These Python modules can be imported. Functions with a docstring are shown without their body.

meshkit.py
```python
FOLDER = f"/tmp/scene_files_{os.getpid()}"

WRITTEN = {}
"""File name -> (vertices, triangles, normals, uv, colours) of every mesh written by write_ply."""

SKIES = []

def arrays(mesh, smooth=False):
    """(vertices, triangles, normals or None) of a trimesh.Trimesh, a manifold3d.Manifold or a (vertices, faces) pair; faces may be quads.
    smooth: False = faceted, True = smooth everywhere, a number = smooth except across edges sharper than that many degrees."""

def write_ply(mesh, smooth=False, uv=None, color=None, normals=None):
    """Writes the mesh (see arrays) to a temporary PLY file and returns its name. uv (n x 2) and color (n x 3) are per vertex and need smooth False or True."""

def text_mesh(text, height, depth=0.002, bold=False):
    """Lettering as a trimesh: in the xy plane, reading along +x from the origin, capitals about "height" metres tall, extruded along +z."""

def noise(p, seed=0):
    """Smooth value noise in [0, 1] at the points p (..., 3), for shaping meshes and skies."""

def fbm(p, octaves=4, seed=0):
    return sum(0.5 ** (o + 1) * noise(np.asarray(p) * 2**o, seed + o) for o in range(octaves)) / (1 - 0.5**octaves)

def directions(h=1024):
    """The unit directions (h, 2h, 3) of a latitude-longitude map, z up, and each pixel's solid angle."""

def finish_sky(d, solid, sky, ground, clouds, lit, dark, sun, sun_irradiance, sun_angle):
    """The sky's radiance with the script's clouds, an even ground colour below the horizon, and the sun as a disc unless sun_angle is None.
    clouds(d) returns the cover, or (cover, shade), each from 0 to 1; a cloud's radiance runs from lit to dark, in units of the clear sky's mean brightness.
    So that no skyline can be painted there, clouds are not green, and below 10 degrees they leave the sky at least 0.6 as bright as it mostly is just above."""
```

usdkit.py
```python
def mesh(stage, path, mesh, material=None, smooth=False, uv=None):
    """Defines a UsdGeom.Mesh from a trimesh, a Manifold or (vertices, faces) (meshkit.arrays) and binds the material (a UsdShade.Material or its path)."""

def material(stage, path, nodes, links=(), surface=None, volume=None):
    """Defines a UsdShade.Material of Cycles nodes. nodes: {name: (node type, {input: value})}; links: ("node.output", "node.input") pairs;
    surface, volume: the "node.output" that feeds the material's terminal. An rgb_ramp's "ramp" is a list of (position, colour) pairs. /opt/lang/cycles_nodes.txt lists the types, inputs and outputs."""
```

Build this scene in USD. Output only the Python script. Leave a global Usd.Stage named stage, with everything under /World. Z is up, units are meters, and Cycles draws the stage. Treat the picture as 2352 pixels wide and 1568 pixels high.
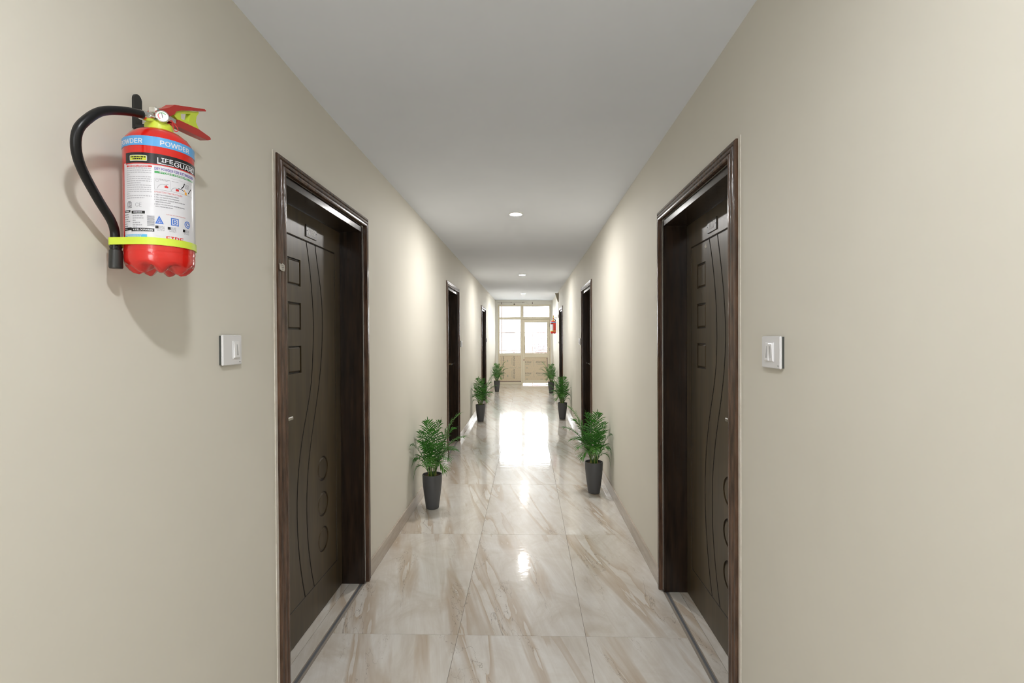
import math, random
import numpy as np, trimesh, usdkit, meshkit
import manifold3d as m3
from scipy.interpolate import CubicSpline
from shapely.geometry import Polygon, Point, LineString, MultiPoint, box as sbox
from shapely.ops import unary_union
from pxr import Usd, UsdGeom, UsdLux, UsdShade, Gf, Sdf

random.seed(7)
rng = np.random.default_rng(7)
stage = Usd.Stage.CreateInMemory()
UsdGeom.SetStageUpAxis(stage, UsdGeom.Tokens.z)
UsdGeom.SetStageMetersPerUnit(stage, 1.0)
UsdGeom.Xform.Define(stage, '/World')
UsdGeom.Scope.Define(stage, '/World/Looks')

# ------------------------------------------------------------------ camera, light, exposure
WL, WR, H, YE, YB = 0.931, 0.739, 2.468, 14.67, -5.4      # half widths, ceiling, end wall, back wall
cam = UsdGeom.Camera.Define(stage, '/World/camera')
cam.CreateHorizontalApertureAttr(36.0)
cam.CreateFocalLengthAttr(36.0 * 1146.28 / 2352)
cam.CreateClippingRangeAttr((0.05, 500.0))
cam.CreateExposureAttr(1.3)
r_, u_, f_ = np.array([0.99952062, 0.03054558, -0.00504864]), np.array([0.00477718, 0.00895329, 0.99994851]), np.array([-0.03058921, 0.99949327, -0.00880308])
cam.AddTransformOp().Set(Gf.Matrix4d(*[float(x) for x in (*r_, 0, *u_, 0, *(-f_), 0, 0, 0, 1.3994, 1)]))
LAMP, SKY = 410.0, 1.2
BACK = (-0.85, -1, 0.66, 2.30)                             # the open entrance behind the camera: x0, z0, x1, z1
sky = UsdLux.DomeLight.Define(stage, '/World/sky')
sky.CreateIntensityAttr(SKY)
sky.CreateColorAttr(Gf.Vec3f(0.96, 0.985, 1.0))

# ------------------------------------------------------------------ materials
M = {}
def mat(name, nodes, links=(), surface='p.BSDF'):
    M[name] = usdkit.material(stage, '/World/Looks/' + name, nodes, links, surface=surface)
    return M[name]
def plain(name, col, rough=0.5, metal=0.0, **kw):
    return mat(name, {'p': ('principled_bsdf', dict(base_color=col, roughness=rough, metallic=metal, **kw))})
def speckled(name, c1, c2, scale, rough, bump=0.0, bscale=None, stretch=(1, 1, 1), metal=0.0, detail=4, bdist=0.002, **kw):
    nodes = {'tc': ('texture_coordinate', {}), 'm': ('mapping', {'scale': stretch}),
             'n': ('noise_texture', {'scale': scale, 'detail': detail, 'roughness': 0.55}),
             'r': ('rgb_ramp', {'ramp': [(0.3, c1), (0.7, c2)]}),
             'p': ('principled_bsdf', dict(roughness=rough, metallic=metal, **kw))}
    links = [('tc.object', 'm.vector'), ('m.vector', 'n.vector'), ('n.fac', 'r.fac'), ('r.color', 'p.base_color')]
    if bump:
        nodes['n2'] = ('noise_texture', {'scale': bscale or scale, 'detail': 3})
        nodes['b'] = ('bump', {'strength': bump, 'distance': bdist})
        links += [('m.vector', 'n2.vector'), ('n2.fac', 'b.height'), ('b.normal', 'p.normal')]
    return mat(name, nodes, links)

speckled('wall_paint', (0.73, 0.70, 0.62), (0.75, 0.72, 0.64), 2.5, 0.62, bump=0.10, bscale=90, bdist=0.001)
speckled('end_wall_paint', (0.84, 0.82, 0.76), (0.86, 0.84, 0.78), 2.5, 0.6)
speckled('ceiling_paint', (0.81, 0.85, 0.92), (0.83, 0.87, 0.94), 3.0, 0.75, bump=0.12, bscale=60, bdist=0.001)
speckled('plaster_light', (0.68, 0.62, 0.54), (0.78, 0.74, 0.68), 30, 0.8)
speckled('wood_leaf', (0.040, 0.027, 0.011), (0.085, 0.057, 0.024), 3.0, 0.38, specular_ior_level=0.7, bump=0.10, bscale=14, stretch=(6, 6, 0.7), detail=6, bdist=0.0015)
speckled('wood_frame', (0.010, 0.006, 0.004), (0.030, 0.016, 0.009), 9.0, 0.2, bump=0.05, bscale=30, stretch=(5, 5, 0.5), detail=5, bdist=0.002)
speckled('wood_casing', (0.026, 0.013, 0.008), (0.13, 0.068, 0.040), 9.0, 0.2, bump=0.5, bscale=24, stretch=(6, 6, 0.8), detail=6, bdist=0.002)
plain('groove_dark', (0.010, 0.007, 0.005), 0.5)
plain('number_plate', (0.075, 0.068, 0.062), 0.35)
plain('number_digits', (0.62, 0.60, 0.58), 0.4)
plain('number_digits_worn', (0.22, 0.19, 0.17), 0.4)
speckled('paper_scrap', (0.42, 0.39, 0.34), (0.70, 0.67, 0.62), 60, 0.8)
plain('chrome', (0.78, 0.77, 0.74), 0.16, 1.0)
plain('brass', (0.62, 0.50, 0.30), 0.28, 1.0)
plain('switch_white', (0.78, 0.78, 0.80), 0.32)
plain('switch_rocker', (0.84, 0.84, 0.86), 0.28)
plain('switch_shade', (0.42, 0.42, 0.43), 0.4)
plain('switch_box', (0.05, 0.055, 0.05), 0.6)
plain('print_dark', (0.05, 0.05, 0.06), 0.5)
plain('red_paint', (0.62, 0.014, 0.009), 0.16, coat_weight=0.5, coat_roughness=0.06)
plain('red_lever', (0.46, 0.028, 0.022), 0.32)
plain('fluo_yellow', (0.60, 0.74, 0.06), 0.38)
plain('label_white', (0.66, 0.66, 0.70), 0.22)
plain('label_blue', (0.10, 0.36, 0.72), 0.25)
plain('label_black', (0.012, 0.012, 0.014), 0.25)
plain('label_red', (0.62, 0.03, 0.03), 0.3)
plain('label_green', (0.05, 0.34, 0.09), 0.3)
plain('label_violet', (0.13, 0.10, 0.34), 0.3)
plain('label_signblue', (0.05, 0.16, 0.55), 0.3)
plain('label_cyan', (0.09, 0.42, 0.75), 0.3)
plain('label_lime', (0.55, 0.60, 0.04), 0.3)
plain('label_orange', (0.80, 0.36, 0.03), 0.3)
plain('label_print', (0.17, 0.17, 0.19), 0.4)
plain('label_print_pale', (0.36, 0.36, 0.39), 0.4)
plain('label_print_red', (0.60, 0.16, 0.16), 0.4)
plain('black_rubber', (0.006, 0.006, 0.007), 0.33, specular_ior_level=0.35)
plain('black_plastic', (0.018, 0.019, 0.018), 0.42)
plain('gauge_white', (0.80, 0.80, 0.80), 0.4)
speckled('pot_grey', (0.070, 0.071, 0.075), (0.080, 0.081, 0.086), 4, 0.42)
speckled('soil', (0.025, 0.014, 0.008), (0.12, 0.07, 0.035), 110, 0.95, bump=0.8, bscale=120, bdist=0.006)
speckled('cane', (0.20, 0.25, 0.05), (0.36, 0.34, 0.10), 20, 0.5)
speckled('skirting', (0.42, 0.36, 0.30), (0.54, 0.475, 0.41), 7, 0.22, stretch=(1, 0.5, 3))
plain('grout', (0.30, 0.26, 0.22), 0.8)
plain('strip_steel', (0.16, 0.165, 0.18), 0.45, 0.3)
plain('alu_cream', (0.80, 0.73, 0.58), 0.38)
plain('gasket', (0.30, 0.27, 0.22), 0.6)
plain('film_cream', (0.74, 0.63, 0.46), 0.5)
plain('film_grey', (0.50, 0.47, 0.36), 0.5)
plain('film_dark', (0.24, 0.22, 0.18), 0.5)
plain('film_pink', (0.66, 0.52, 0.44), 0.5)
plain('film_stain', (0.20, 0.13, 0.11), 0.6)
plain('latch_red', (0.25, 0.05, 0.04), 0.4)
plain('trim_white', (0.85, 0.85, 0.85), 0.4)
plain('conduit', (0.52, 0.50, 0.46), 0.5)
plain('dark_sensor', (0.16, 0.15, 0.12), 0.5)
plain('sounder_beige', (0.32, 0.28, 0.20), 0.5)
plain('grille_brown', (0.22, 0.16, 0.15), 0.5)
speckled('yard_concrete', (0.72, 0.71, 0.69), (0.78, 0.77, 0.75), 3, 0.9)
speckled('render_white', (0.88, 0.88, 0.87), (0.92, 0.92, 0.91), 2, 0.9)
speckled('branch', (0.10, 0.07, 0.06), (0.16, 0.12, 0.10), 10, 0.8)
mat('lamp_glow', {'e': ('emission', {'color': (1.0, 0.978, 0.95), 'strength': LAMP})}, surface='e.emission')
mat('lamp_glow_dim', {'e': ('emission', {'color': (0.97, 0.985, 1.0), 'strength': LAMP * 0.70})}, surface='e.emission')
mat('glass_pane', {'t': ('transparent_bsdf', {'color': (0.97, 0.98, 0.975)}), 'g': ('glossy_bsdf', {'color': (1, 1, 1), 'roughness': 0.02}),
                   'f': ('fresnel', {'IOR': 1.45}), 'x': ('mix_closure', {})},
    [('f.fac', 'x.fac'), ('t.BSDF', 'x.closure1'), ('g.BSDF', 'x.closure2')], surface='x.closure')
def leafmat(name, c1, c2, trans):
    return mat(name, {'tc': ('texture_coordinate', {}), 'n': ('noise_texture', {'scale': 22, 'detail': 2}),
        'r': ('rgb_ramp', {'ramp': [(0.3, c1), (0.7, c2)]}), 'p': ('principled_bsdf', {'roughness': 0.42}),
        't': ('translucent_bsdf', {}), 'x': ('mix_closure', {'fac': trans})},
        [('tc.object', 'n.vector'), ('n.fac', 'r.fac'), ('r.color', 'p.base_color'), ('r.color', 't.color'), ('p.BSDF', 'x.closure1'), ('t.BSDF', 'x.closure2')], surface='x.closure')
leafmat('palm_green', (0.018, 0.105, 0.010), (0.055, 0.23, 0.022), 0.3)
leafmat('palm_pale', (0.045, 0.17, 0.020), (0.10, 0.30, 0.040), 0.3)
leafmat('bract_pink', (0.40, 0.32, 0.36), (0.56, 0.48, 0.51), 0.4)

# polished marble-look floor tile: bands and cracks run about 14 degrees off the corridor's length
mat('marble_tile', {
    'tc': ('texture_coordinate', {}), 'oi': ('object_info', {}),
    'ox': ('math', {'math_type': 'multiply', 'value2': 37.0}), 'oc': ('combine_xyz', {'y': 0.0, 'z': 0.0}),
    'add': ('vector_math', {'math_type': 'add'}),
    'rot': ('mapping', {'rotation': (0, 0, math.radians(-14))}),
    'm1': ('mapping', {'scale': (6.2, 0.65, 1)}), 'm2': ('mapping', {'scale': (26, 2.2, 1)}), 'm3': ('mapping', {'scale': (3.2, 0.9, 1)}), 'm4': ('mapping', {'scale': (4, 2.5, 1)}),
    'n1': ('noise_texture', {'scale': 1.0, 'detail': 5, 'roughness': 0.5, 'distortion': 0.6}),
    'n2': ('noise_texture', {'scale': 1.0, 'detail': 4, 'roughness': 0.6, 'distortion': 0.8}),
    'n3': ('noise_texture', {'scale': 1.0, 'detail': 6, 'roughness': 0.62, 'distortion': 0.5}),
    'n4': ('noise_texture', {'scale': 1.0, 'detail': 6, 'roughness': 0.65, 'distortion': 1.0}),
    'n5': ('noise_texture', {'scale': 70.0, 'detail': 2}),
    'cloud': ('rgb_ramp', {'ramp': [(0.30, (0.57, 0.515, 0.44)), (0.50, (0.70, 0.665, 0.615)), (0.72, (0.79, 0.775, 0.75))]}),
    'band': ('rgb_ramp', {'ramp': [(0.0, (0, 0, 0)), (0.525, (0, 0, 0)), (0.60, (0.75, 0.75, 0.75)), (0.625, (0.95, 0.95, 0.95)), (0.632, (0.10, 0.10, 0.10)), (0.70, (0, 0, 0)), (0.36, (0, 0, 0)), (0.345, (0.6, 0.6, 0.6)), (0.28, (0.25, 0.25, 0.25))]}),
    'fine': ('rgb_ramp', {'ramp': [(0.35, (0, 0, 0)), (0.75, (0.55, 0.55, 0.55))]}),
    'c0': ('math', {'math_type': 'subtract', 'value2': 0.5}), 'c1': ('math', {'math_type': 'absolute'}),
    'crack': ('map_range', {'from_min': 0.0, 'from_max': 0.0042, 'to_min': 0.75, 'to_max': 0.0, 'clamp': True}),
    'cm': ('map_range', {'from_min': 0.46, 'from_max': 0.60, 'to_min': 0.0, 'to_max': 1.0, 'clamp': True}),
    'cx': ('math', {'math_type': 'multiply'}),
    'pit': ('map_range', {'from_min': 0.70, 'from_max': 0.78, 'to_min': 0.0, 'to_max': 0.35, 'clamp': True}),
    'x1': ('mix', {'color2': (0.49, 0.385, 0.28)}), 'x2': ('mix', {'color2': (0.57, 0.51, 0.45)}), 'x3': ('mix', {'color2': (0.26, 0.215, 0.18)}), 'x4': ('mix', {'color2': (0.44, 0.38, 0.33)}),
    'wav': ('noise_texture', {'scale': 16.0, 'detail': 2}), 'bmp': ('bump', {'strength': 1.0, 'distance': 0.0006}),
    'p': ('principled_bsdf', {'roughness': 0.30, 'specular_ior_level': 0.25, 'ior': 1.5, 'coat_weight': 1.0, 'coat_ior': 1.28, 'coat_roughness': 0.07})},
    [('bmp.normal', 'p.coat_normal'), ('tc.object', 'add.vector1'), ('oi.random', 'ox.value1'), ('ox.value', 'oc.x'), ('oc.vector', 'add.vector2'), ('add.vector', 'rot.vector'),
     ('rot.vector', 'm1.vector'), ('rot.vector', 'm2.vector'), ('rot.vector', 'm3.vector'), ('rot.vector', 'm4.vector'),
     ('m1.vector', 'n1.vector'), ('m2.vector', 'n2.vector'), ('m3.vector', 'n3.vector'), ('m4.vector', 'n4.vector'), ('add.vector', 'n5.vector'),
     ('n4.fac', 'cloud.fac'), ('n1.fac', 'band.fac'), ('n2.fac', 'fine.fac'), ('n3.fac', 'c0.value1'), ('c0.value', 'c1.value1'), ('c1.value', 'crack.value'),
     ('n1.fac', 'cm.value'), ('crack.result', 'cx.value1'), ('cm.result', 'cx.value2'), ('n5.fac', 'pit.value'),
     ('cloud.color', 'x1.color1'), ('band.color', 'x1.fac'), ('x1.color', 'x2.color1'), ('fine.color', 'x2.fac'), ('x2.color', 'x3.color1'), ('cx.value', 'x3.fac'),
     ('x3.color', 'x4.color1'), ('pit.result', 'x4.fac'), ('x4.color', 'p.base_color'), ('add.vector', 'wav.vector'), ('wav.fac', 'bmp.height'), ('bmp.normal', 'p.normal')])

# ------------------------------------------------------------------ helpers
used = {}
def path_for(parent, name):
    base = parent.rstrip('/') + '/' + name
    k = used.get(base, -1) + 1
    used[base] = k
    return base if k == 0 else f'{base}_{k:03d}'
def ppath(parent):
    return '/World' if parent is None else (parent if isinstance(parent, str) else str(parent.GetPath()))
def tag(prim, label=None, cat=None, group=None, kind=None):
    for k, v in (('label', label), ('category', cat), ('group', group), ('kind', kind)):
        if v:
            prim.SetCustomDataByKey(k, v)
    return prim
def obj(name, mesh, m, parent=None, label=None, cat=None, group=None, kind=None, smooth=35, at=None):
    p = usdkit.mesh(stage, path_for(ppath(parent), name), mesh, M[m], smooth=smooth)
    if at is not None:
        p.AddTranslateOp().Set(Gf.Vec3d(*map(float, at)))
    return tag(p.GetPrim(), label, cat, group, kind)
def thing(name, label=None, cat=None, loc=(0, 0, 0), rotz=0.0, scale=None, group=None, kind=None):
    x = UsdGeom.Xform.Define(stage, path_for('/World', name))
    x.AddTranslateOp().Set(Gf.Vec3d(*map(float, loc)))
    if rotz:
        x.AddRotateZOp().Set(math.degrees(rotz))
    if scale is not None:
        x.AddScaleOp().Set(Gf.Vec3f(*map(float, scale)))
    return tag(x.GetPrim(), label, cat, group, kind)
def copy(src, name, label, loc, rotz=0.0, scale=None, cat=None, group=None, kind=None):
    was = src.GetCustomData()
    p = thing(name, label, cat or was.get('category'), loc, rotz, scale, group or was.get('group'), kind or was.get('kind'))
    p.GetReferences().AddInternalReference(src.GetPath())
    p.SetInstanceable(True)
    return p
def cat_(*ms):
    ms = [x for m in ms for x in (m if isinstance(m, (list, tuple)) else [m])]
    return trimesh.util.concatenate(ms)
def bx(lo, hi, c=0.0):
    lo, hi = np.minimum(lo, hi).astype(float), np.maximum(lo, hi).astype(float)
    c = min(c, 0.49 * (hi - lo).min())
    if c <= 0:
        b = trimesh.creation.box(hi - lo); b.apply_translation((lo + hi) / 2); return b
    pts = []
    for i in range(8):
        s = np.array([i & 1, i >> 1 & 1, i >> 2 & 1])
        corner = np.where(s, hi, lo); inn = np.where(s, -c, c)
        for a in range(3):
            q = corner + inn; q[a] = corner[a]; pts.append(q)
    return trimesh.convex.convex_hull(np.array(pts))
def xf(mesh, R=None, t=(0, 0, 0)):
    T = np.eye(4)
    if R is not None: T[:3, :3] = R
    T[:3, 3] = t
    mesh = mesh.copy(); mesh.apply_transform(T)
    return mesh
def ext(poly, h, R=None, t=(0, 0, 0)):
    gs = getattr(poly, 'geoms', [poly])
    m = cat_([trimesh.creation.extrude_polygon(g, h, engine='earcut') for g in gs if g.area > 1e-12])
    return xf(m, R, t)
YZ = np.array([[0, 0, 1], [1, 0, 0], [0, 1, 0]], float)        # (a, b, depth) -> (depth, a, b)
XZ = np.array([[1, 0, 0], [0, 0, -1], [0, 1, 0]], float)       # (a, b, depth) -> (a, -depth, b)
def lathe(prof, n=48, caps=True):
    prof = np.array(prof, float)
    a = np.linspace(0, 2 * np.pi, n, endpoint=False)
    v = np.stack([prof[:, None, 0] * np.cos(a), prof[:, None, 0] * np.sin(a), np.broadcast_to(prof[:, None, 1], (len(prof), n))], -1).reshape(-1, 3)
    f = []
    for i in range(len(prof) - 1):
        for j in range(n):
            p, q = i * n + j, i * n + (j + 1) % n
            f += [(p, q, q + n), (p, q + n, p + n)]
    m = trimesh.Trimesh(v, f, process=False)
    if caps:
        vs, fs = [m.vertices], [m.faces]; k = len(v)
        for row, flip in ((0, True), (len(prof) - 1, False)):
            if prof[row, 0] > 1e-6:
                vs.append([[0, 0, prof[row, 1]]])
                fs.append([(k, row * n + (j + 1) % n, row * n + j) if flip else (k, row * n + j, row * n + (j + 1) % n) for j in range(n)]); k += 1
        m = trimesh.Trimesh(np.vstack(vs), np.vstack(fs), process=False)
    if m.volume < 0: m.invert()
    return m
def tube(pts, rad, n=12, taper=None):
    pts = np.array(pts, float); rad = np.broadcast_to(rad, len(pts)).astype(float)
    t = np.gradient(pts, axis=0); t /= np.linalg.norm(t, axis=1, keepdims=True)
    ref = np.array([0, 0, 1.0]) if abs(t[0][2]) < 0.9 else np.array([1.0, 0, 0])
    u = np.cross(t[0], ref); u /= np.linalg.norm(u); rings = []
    for p, d, r in zip(pts, t, rad):
        u = u - d * (u @ d); u /= np.linalg.norm(u); w = np.cross(d, u)
        a = np.linspace(0, 2 * np.pi, n, endpoint=False)
        rings.append(p + r * (np.cos(a)[:, None] * u + np.sin(a)[:, None] * w))
    k = len(pts); v = np.vstack(rings + [[pts[0]], [pts[-1]]]); f = []
    for i in range(k - 1):
        for j in range(n):
            a, b = i * n + j, i * n + (j + 1) % n
            f += [(a, b, b + n), (a, b + n, a + n)]
    for j in range(n):
        f += [(k * n, (j + 1) % n, j), (k * n + 1, (k - 1) * n + j, (k - 1) * n + (j + 1) % n)]
    m = trimesh.Trimesh(v, f, process=False)
    if m.volume < 0: m.invert()
    return m
def spline(pts, n):
    pts = np.array(pts, float)
    s = np.r_[0, np.cumsum(np.linalg.norm(np.diff(pts, axis=0), axis=1))]
    return CubicSpline(s, pts)(np.linspace(0, s[-1], n))
def man(m):
    return m3.Manifold(m3.Mesh(np.asarray(m.vertices, np.float32), np.asarray(m.faces, np.uint32)))
def unman(x):
    q = x.to_mesh()
    return trimesh.Trimesh(q.vert_properties[:, :3], q.tri_verts, process=False)
def skew(profile, A, B):
    """a moulding: profile polygon (w, d), each vertex running from A(w, d) to B(w, d)"""
    poly = Polygon(profile); pv = np.array(profile, float); n = len(pv)
    v2, f2 = trimesh.creation.triangulate_polygon(poly, engine='earcut')
    idx = [int(np.argmin(((pv - q) ** 2).sum(1))) for q in v2]
    a = [A(*q) for q in pv]; b = [B(*q) for q in pv]; f = []
    for i in range(n):
        j = (i + 1) % n; f += [(i, j, j + n), (i, j + n, i + n)]
    for t in f2:
        t = [idx[k] for k in t]; f += [(t[2], t[1], t[0]), (t[0] + n, t[1] + n, t[2] + n)]
    m = trimesh.Trimesh(np.array(a + b, float), f, process=True)
    trimesh.repair.fix_normals(m)
    if m.volume < 0: m.invert()
    return m

# ------------------------------------------------------------------ the doorways (y of the near edge of each casing)
DW, DH, OFF = 1.052, 2.087, 0.017
LEFT_DOORS = [(1.825, 1.0), (5.715, 0.985), (10.06, 0.98)]
RIGHT_DOORS = [(1.767, 1.0), (5.70, 0.985), (10.33, 0.98)]
def wall_mesh(doors):
    p = sbox(YB - 0.25, 0, YE + 0.25, 2.62)
    for y0, sc in doors:
        p = p.difference(sbox(y0 + 0.045, -1, y0 + DW - 0.045, (DH - 0.045) * sc))
    return p
obj('wall_left', ext(wall_mesh(LEFT_DOORS), 0.25, YZ, (-WL - 0.25, 0, 0)), 'wall_paint', label='long cream painted corridor wall on the left', kind='structure', smooth=False)
obj('wall_right', ext(wall_mesh(RIGHT_DOORS), 0.25, YZ, (WR, 0, 0)), 'wall_paint', label='long cream painted corridor wall on the right', kind='structure', smooth=False)
obj('wall_back', ext(sbox(-WL - 0.25, 0, WR + 0.25, 2.62).difference(sbox(*BACK)), 0.2, XZ, (0, YB, 0)), 'wall_paint', label='cream wall with the open entrance behind the camera', kind='structure', smooth=False)
UX0, UX1, UZ = -0.861, 0.689, 2.352
endp = sbox(-WL - 0.25, 0, WR + 0.25, 2.62).difference(sbox(UX0, -1, UX1, UZ))
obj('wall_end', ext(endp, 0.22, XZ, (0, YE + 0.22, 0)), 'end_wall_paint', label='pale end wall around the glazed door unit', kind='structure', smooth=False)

# ceiling: slightly uneven plaster, its edges where the photograph has them
ys = np.array([YB - 0.2, 0.5, 1.57, 2.18, 2.68, 4.0, 6.0, 9.0, YE + 0.1])
zl = np.array([2.474, 2.474, 2.474, 2.456, 2.452, 2.455, 2.46, 2.466, 2.490])
zr = np.array([2.472, 2.472, 2.473, 2.469, 2.470, 2.468, 2.453, 2.455, 2.470])
gy = np.linspace(ys[0], ys[-1], 90); gx = np.linspace(-WL - 0.1, WR + 0.1, 9)
tx = (gx + WL) / (WL + WR)
Z = np.outer(np.interp(gy, ys, zl), 1 - tx) + np.outer(np.interp(gy, ys, zr), tx)
def ceil_z(x, y):
    t = (x + WL) / (WL + WR)
    return float(np.interp(y, ys, zl) * (1 - t) + np.interp(y, ys, zr) * t)
nx, ny = len(gx), len(gy)
vb = np.array([(x, y, Z[i, j]) for i, y in enumerate(gy) for j, x in enumerate(gx)])
vt = vb.copy(); vt[:, 2] = 2.66
fq = [(i * nx + j, (i + 1) * nx + j, (i + 1) * nx + j + 1, i * nx + j + 1) for i in range(ny - 1) for j in range(nx - 1)]
fb = np.array([t for a, b, c, d in fq for t in ((a, b, c), (a, c, d))])
N = nx * ny
rim = [j for j in range(nx)] + [i * nx + nx - 1 for i in range(1, ny)] + [(ny - 1) * nx + j for j in range(nx - 2, -1, -1)] + [i * nx for i in range(ny - 2, 0, -1)]
fs_ = []
for a, b in zip(rim, rim[1:] + rim[:1]):
    fs_ += [(a, b, b + N), (a, b + N, a + N)]
cm = trimesh.Trimesh(np.vstack([vb, vt]), np.vstack([fb, fb[:, ::-1] + N, fs_]), process=False)
if cm.volume < 0: cm.invert()
obj('ceiling', cm, 'ceiling_paint', label='plain white plastered corridor ceiling', kind='structure', smooth=30)

# floor: grout bed and polished tiles of 0.6 x 1.2 m
floor = thing('floor', 'polished beige marble-look tiled corridor floor', None, kind='structure')
obj('grout_bed', bx((-WL - 0.22, YB - 0.2, -0.08), (WR + 0.22, YE + 0.22, -0.0022)), 'grout', floor, smooth=False)
XC = [-WL, -0.3333, 0.2667, WR]
ROW0, TL, GAP = 2.3282, 1.2, 0.0009
def tile(x0, x1, y0, y1):
    m = bx((-(x1 - x0) / 2 + GAP, -(y1 - y0) / 2 + GAP, -0.012), ((x1 - x0) / 2 - GAP, (y1 - y0) / 2 - GAP, 0), 0.0008)
    obj('tile', m, 'marble_tile', floor, smooth=False, at=((x0 + x1) / 2, (y0 + y1) / 2, 0))
for k in range(-7, 12):
    y0, y1 = max(ROW0 + TL * k, YB), min(ROW0 + TL * (k + 1), YE + 0.02)
    if y1 - y0 > 0.05:
        for x0, x1 in zip(XC, XC[1:]):
            tile(x0, x1, y0, y1)
for side, doors in ((-1, LEFT_DOORS), (1, RIGHT_DOORS)):          # sills in the doorways: two strips and a dark groove
    W = WL if side < 0 else WR
    for y0, sc in doors:
        a, b = y0 + 0.075, y0 + DW - 0.075
        for d0, d1 in ((0.030, 0.088), (0.088, 0.215)):
            x0, x1 = sorted((side * (W + d0), side * (W + d1)))
            m = bx((-(x1 - x0) / 2 + 0.0008, -(b - a) / 2, -0.012), ((x1 - x0) / 2 - 0.0008, (b - a) / 2, 0.001), 0.0008)
            obj('sill_tile', m, 'marble_tile', floor, smooth=False, at=((x0 + x1) / 2, (a + b) / 2, 0))
        x0, x1 = sorted((side * (W + 0.012), side * (W + 0.024)))
        obj('sill_strip', bx((x0, a, -0.01), (x1, b, 0.0006), 0.001), 'strip_steel', floor, smooth=False)

# skirting: tile pieces between the doorways
for nm, side, doors, lab in (('baseboard_left', -1, LEFT_DOORS, 'tan tile skirting along the left wall'), ('baseboard_right', 1, RIGHT_DOORS, 'tan tile skirting along the right wall')):
    bb = thing(nm, lab, None, kind='structure')
    W = WL if side < 0 else WR
    edges = [YB] + [e for y0, _ in doors for e in (y0, y0 + DW)] + [YE]
    for a, b in zip(edges[::2], edges[1::2]):
        cuts = [a] + [ROW0 + TL * k for k in range(-7, 14) if a + 0.06 < ROW0 + TL * k < b - 0.06] + [b]
        for c, d in zip(cuts, cuts[1:]):
            x0, x1 = sorted((side * (W - 0.011), side * (W + 0.002)))
            obj('skirting_tile', bx((x0, c + 0.0006, 0.0006), (x1, d - 0.0006, 0.095), 0.0015), 'skirting', bb, smooth=False)

# ------------------------------------------------------------------ room doors (built in x = depth towards the corridor, y along the wall)
PROF = [(0, -0.002), (0, 0.009), (0.003, 0.013), (0.012, 0.014), (0.0155, 0.011), (0.017, 0.0045), (0.0185, 0.011), (0.022, 0.0165), (0.031, 0.0175), (0.0345, 0.014), (0.036, 0.0065), (0.0375, 0.014), (0.041, 0.019), (0.049, 0.019), (0.053, 0.015), (0.053, -0.002)]
def curve(pts):
    p = np.array(sorted(pts)); return CubicSpline(p[:, 0], p[:, 1])
LA = curve([(1.860, .525), (1.731, .563), (1.534, .595), (1.441, .600), (1.325, .589), (1.178, .568), (.981, .488), (.830, .435), (.620, .407), (.471, .414), (.181, .480)])
LB = curve([(1.860, .625), (1.739, .661), (1.588, .700), (1.442, .706), (1.321, .694), (1.170, .660), (.971, .588), (.805, .534), (.599, .507), (.422, .518), (.183, .580)])
RA = curve([(1.856, .513), (1.647, .456), (1.440, .425), (1.224, .445), (1.05, .497), (.915, .541), (.661, .584), (.386, .558), (.190, .497)])
RB = curve([(1.856, .615), (1.668, .555), (1.442, .524), (1.196, .550), (1.04, .607), (.878, .654), (.660, .678), (.414, .656), (.190, .593)])
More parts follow.
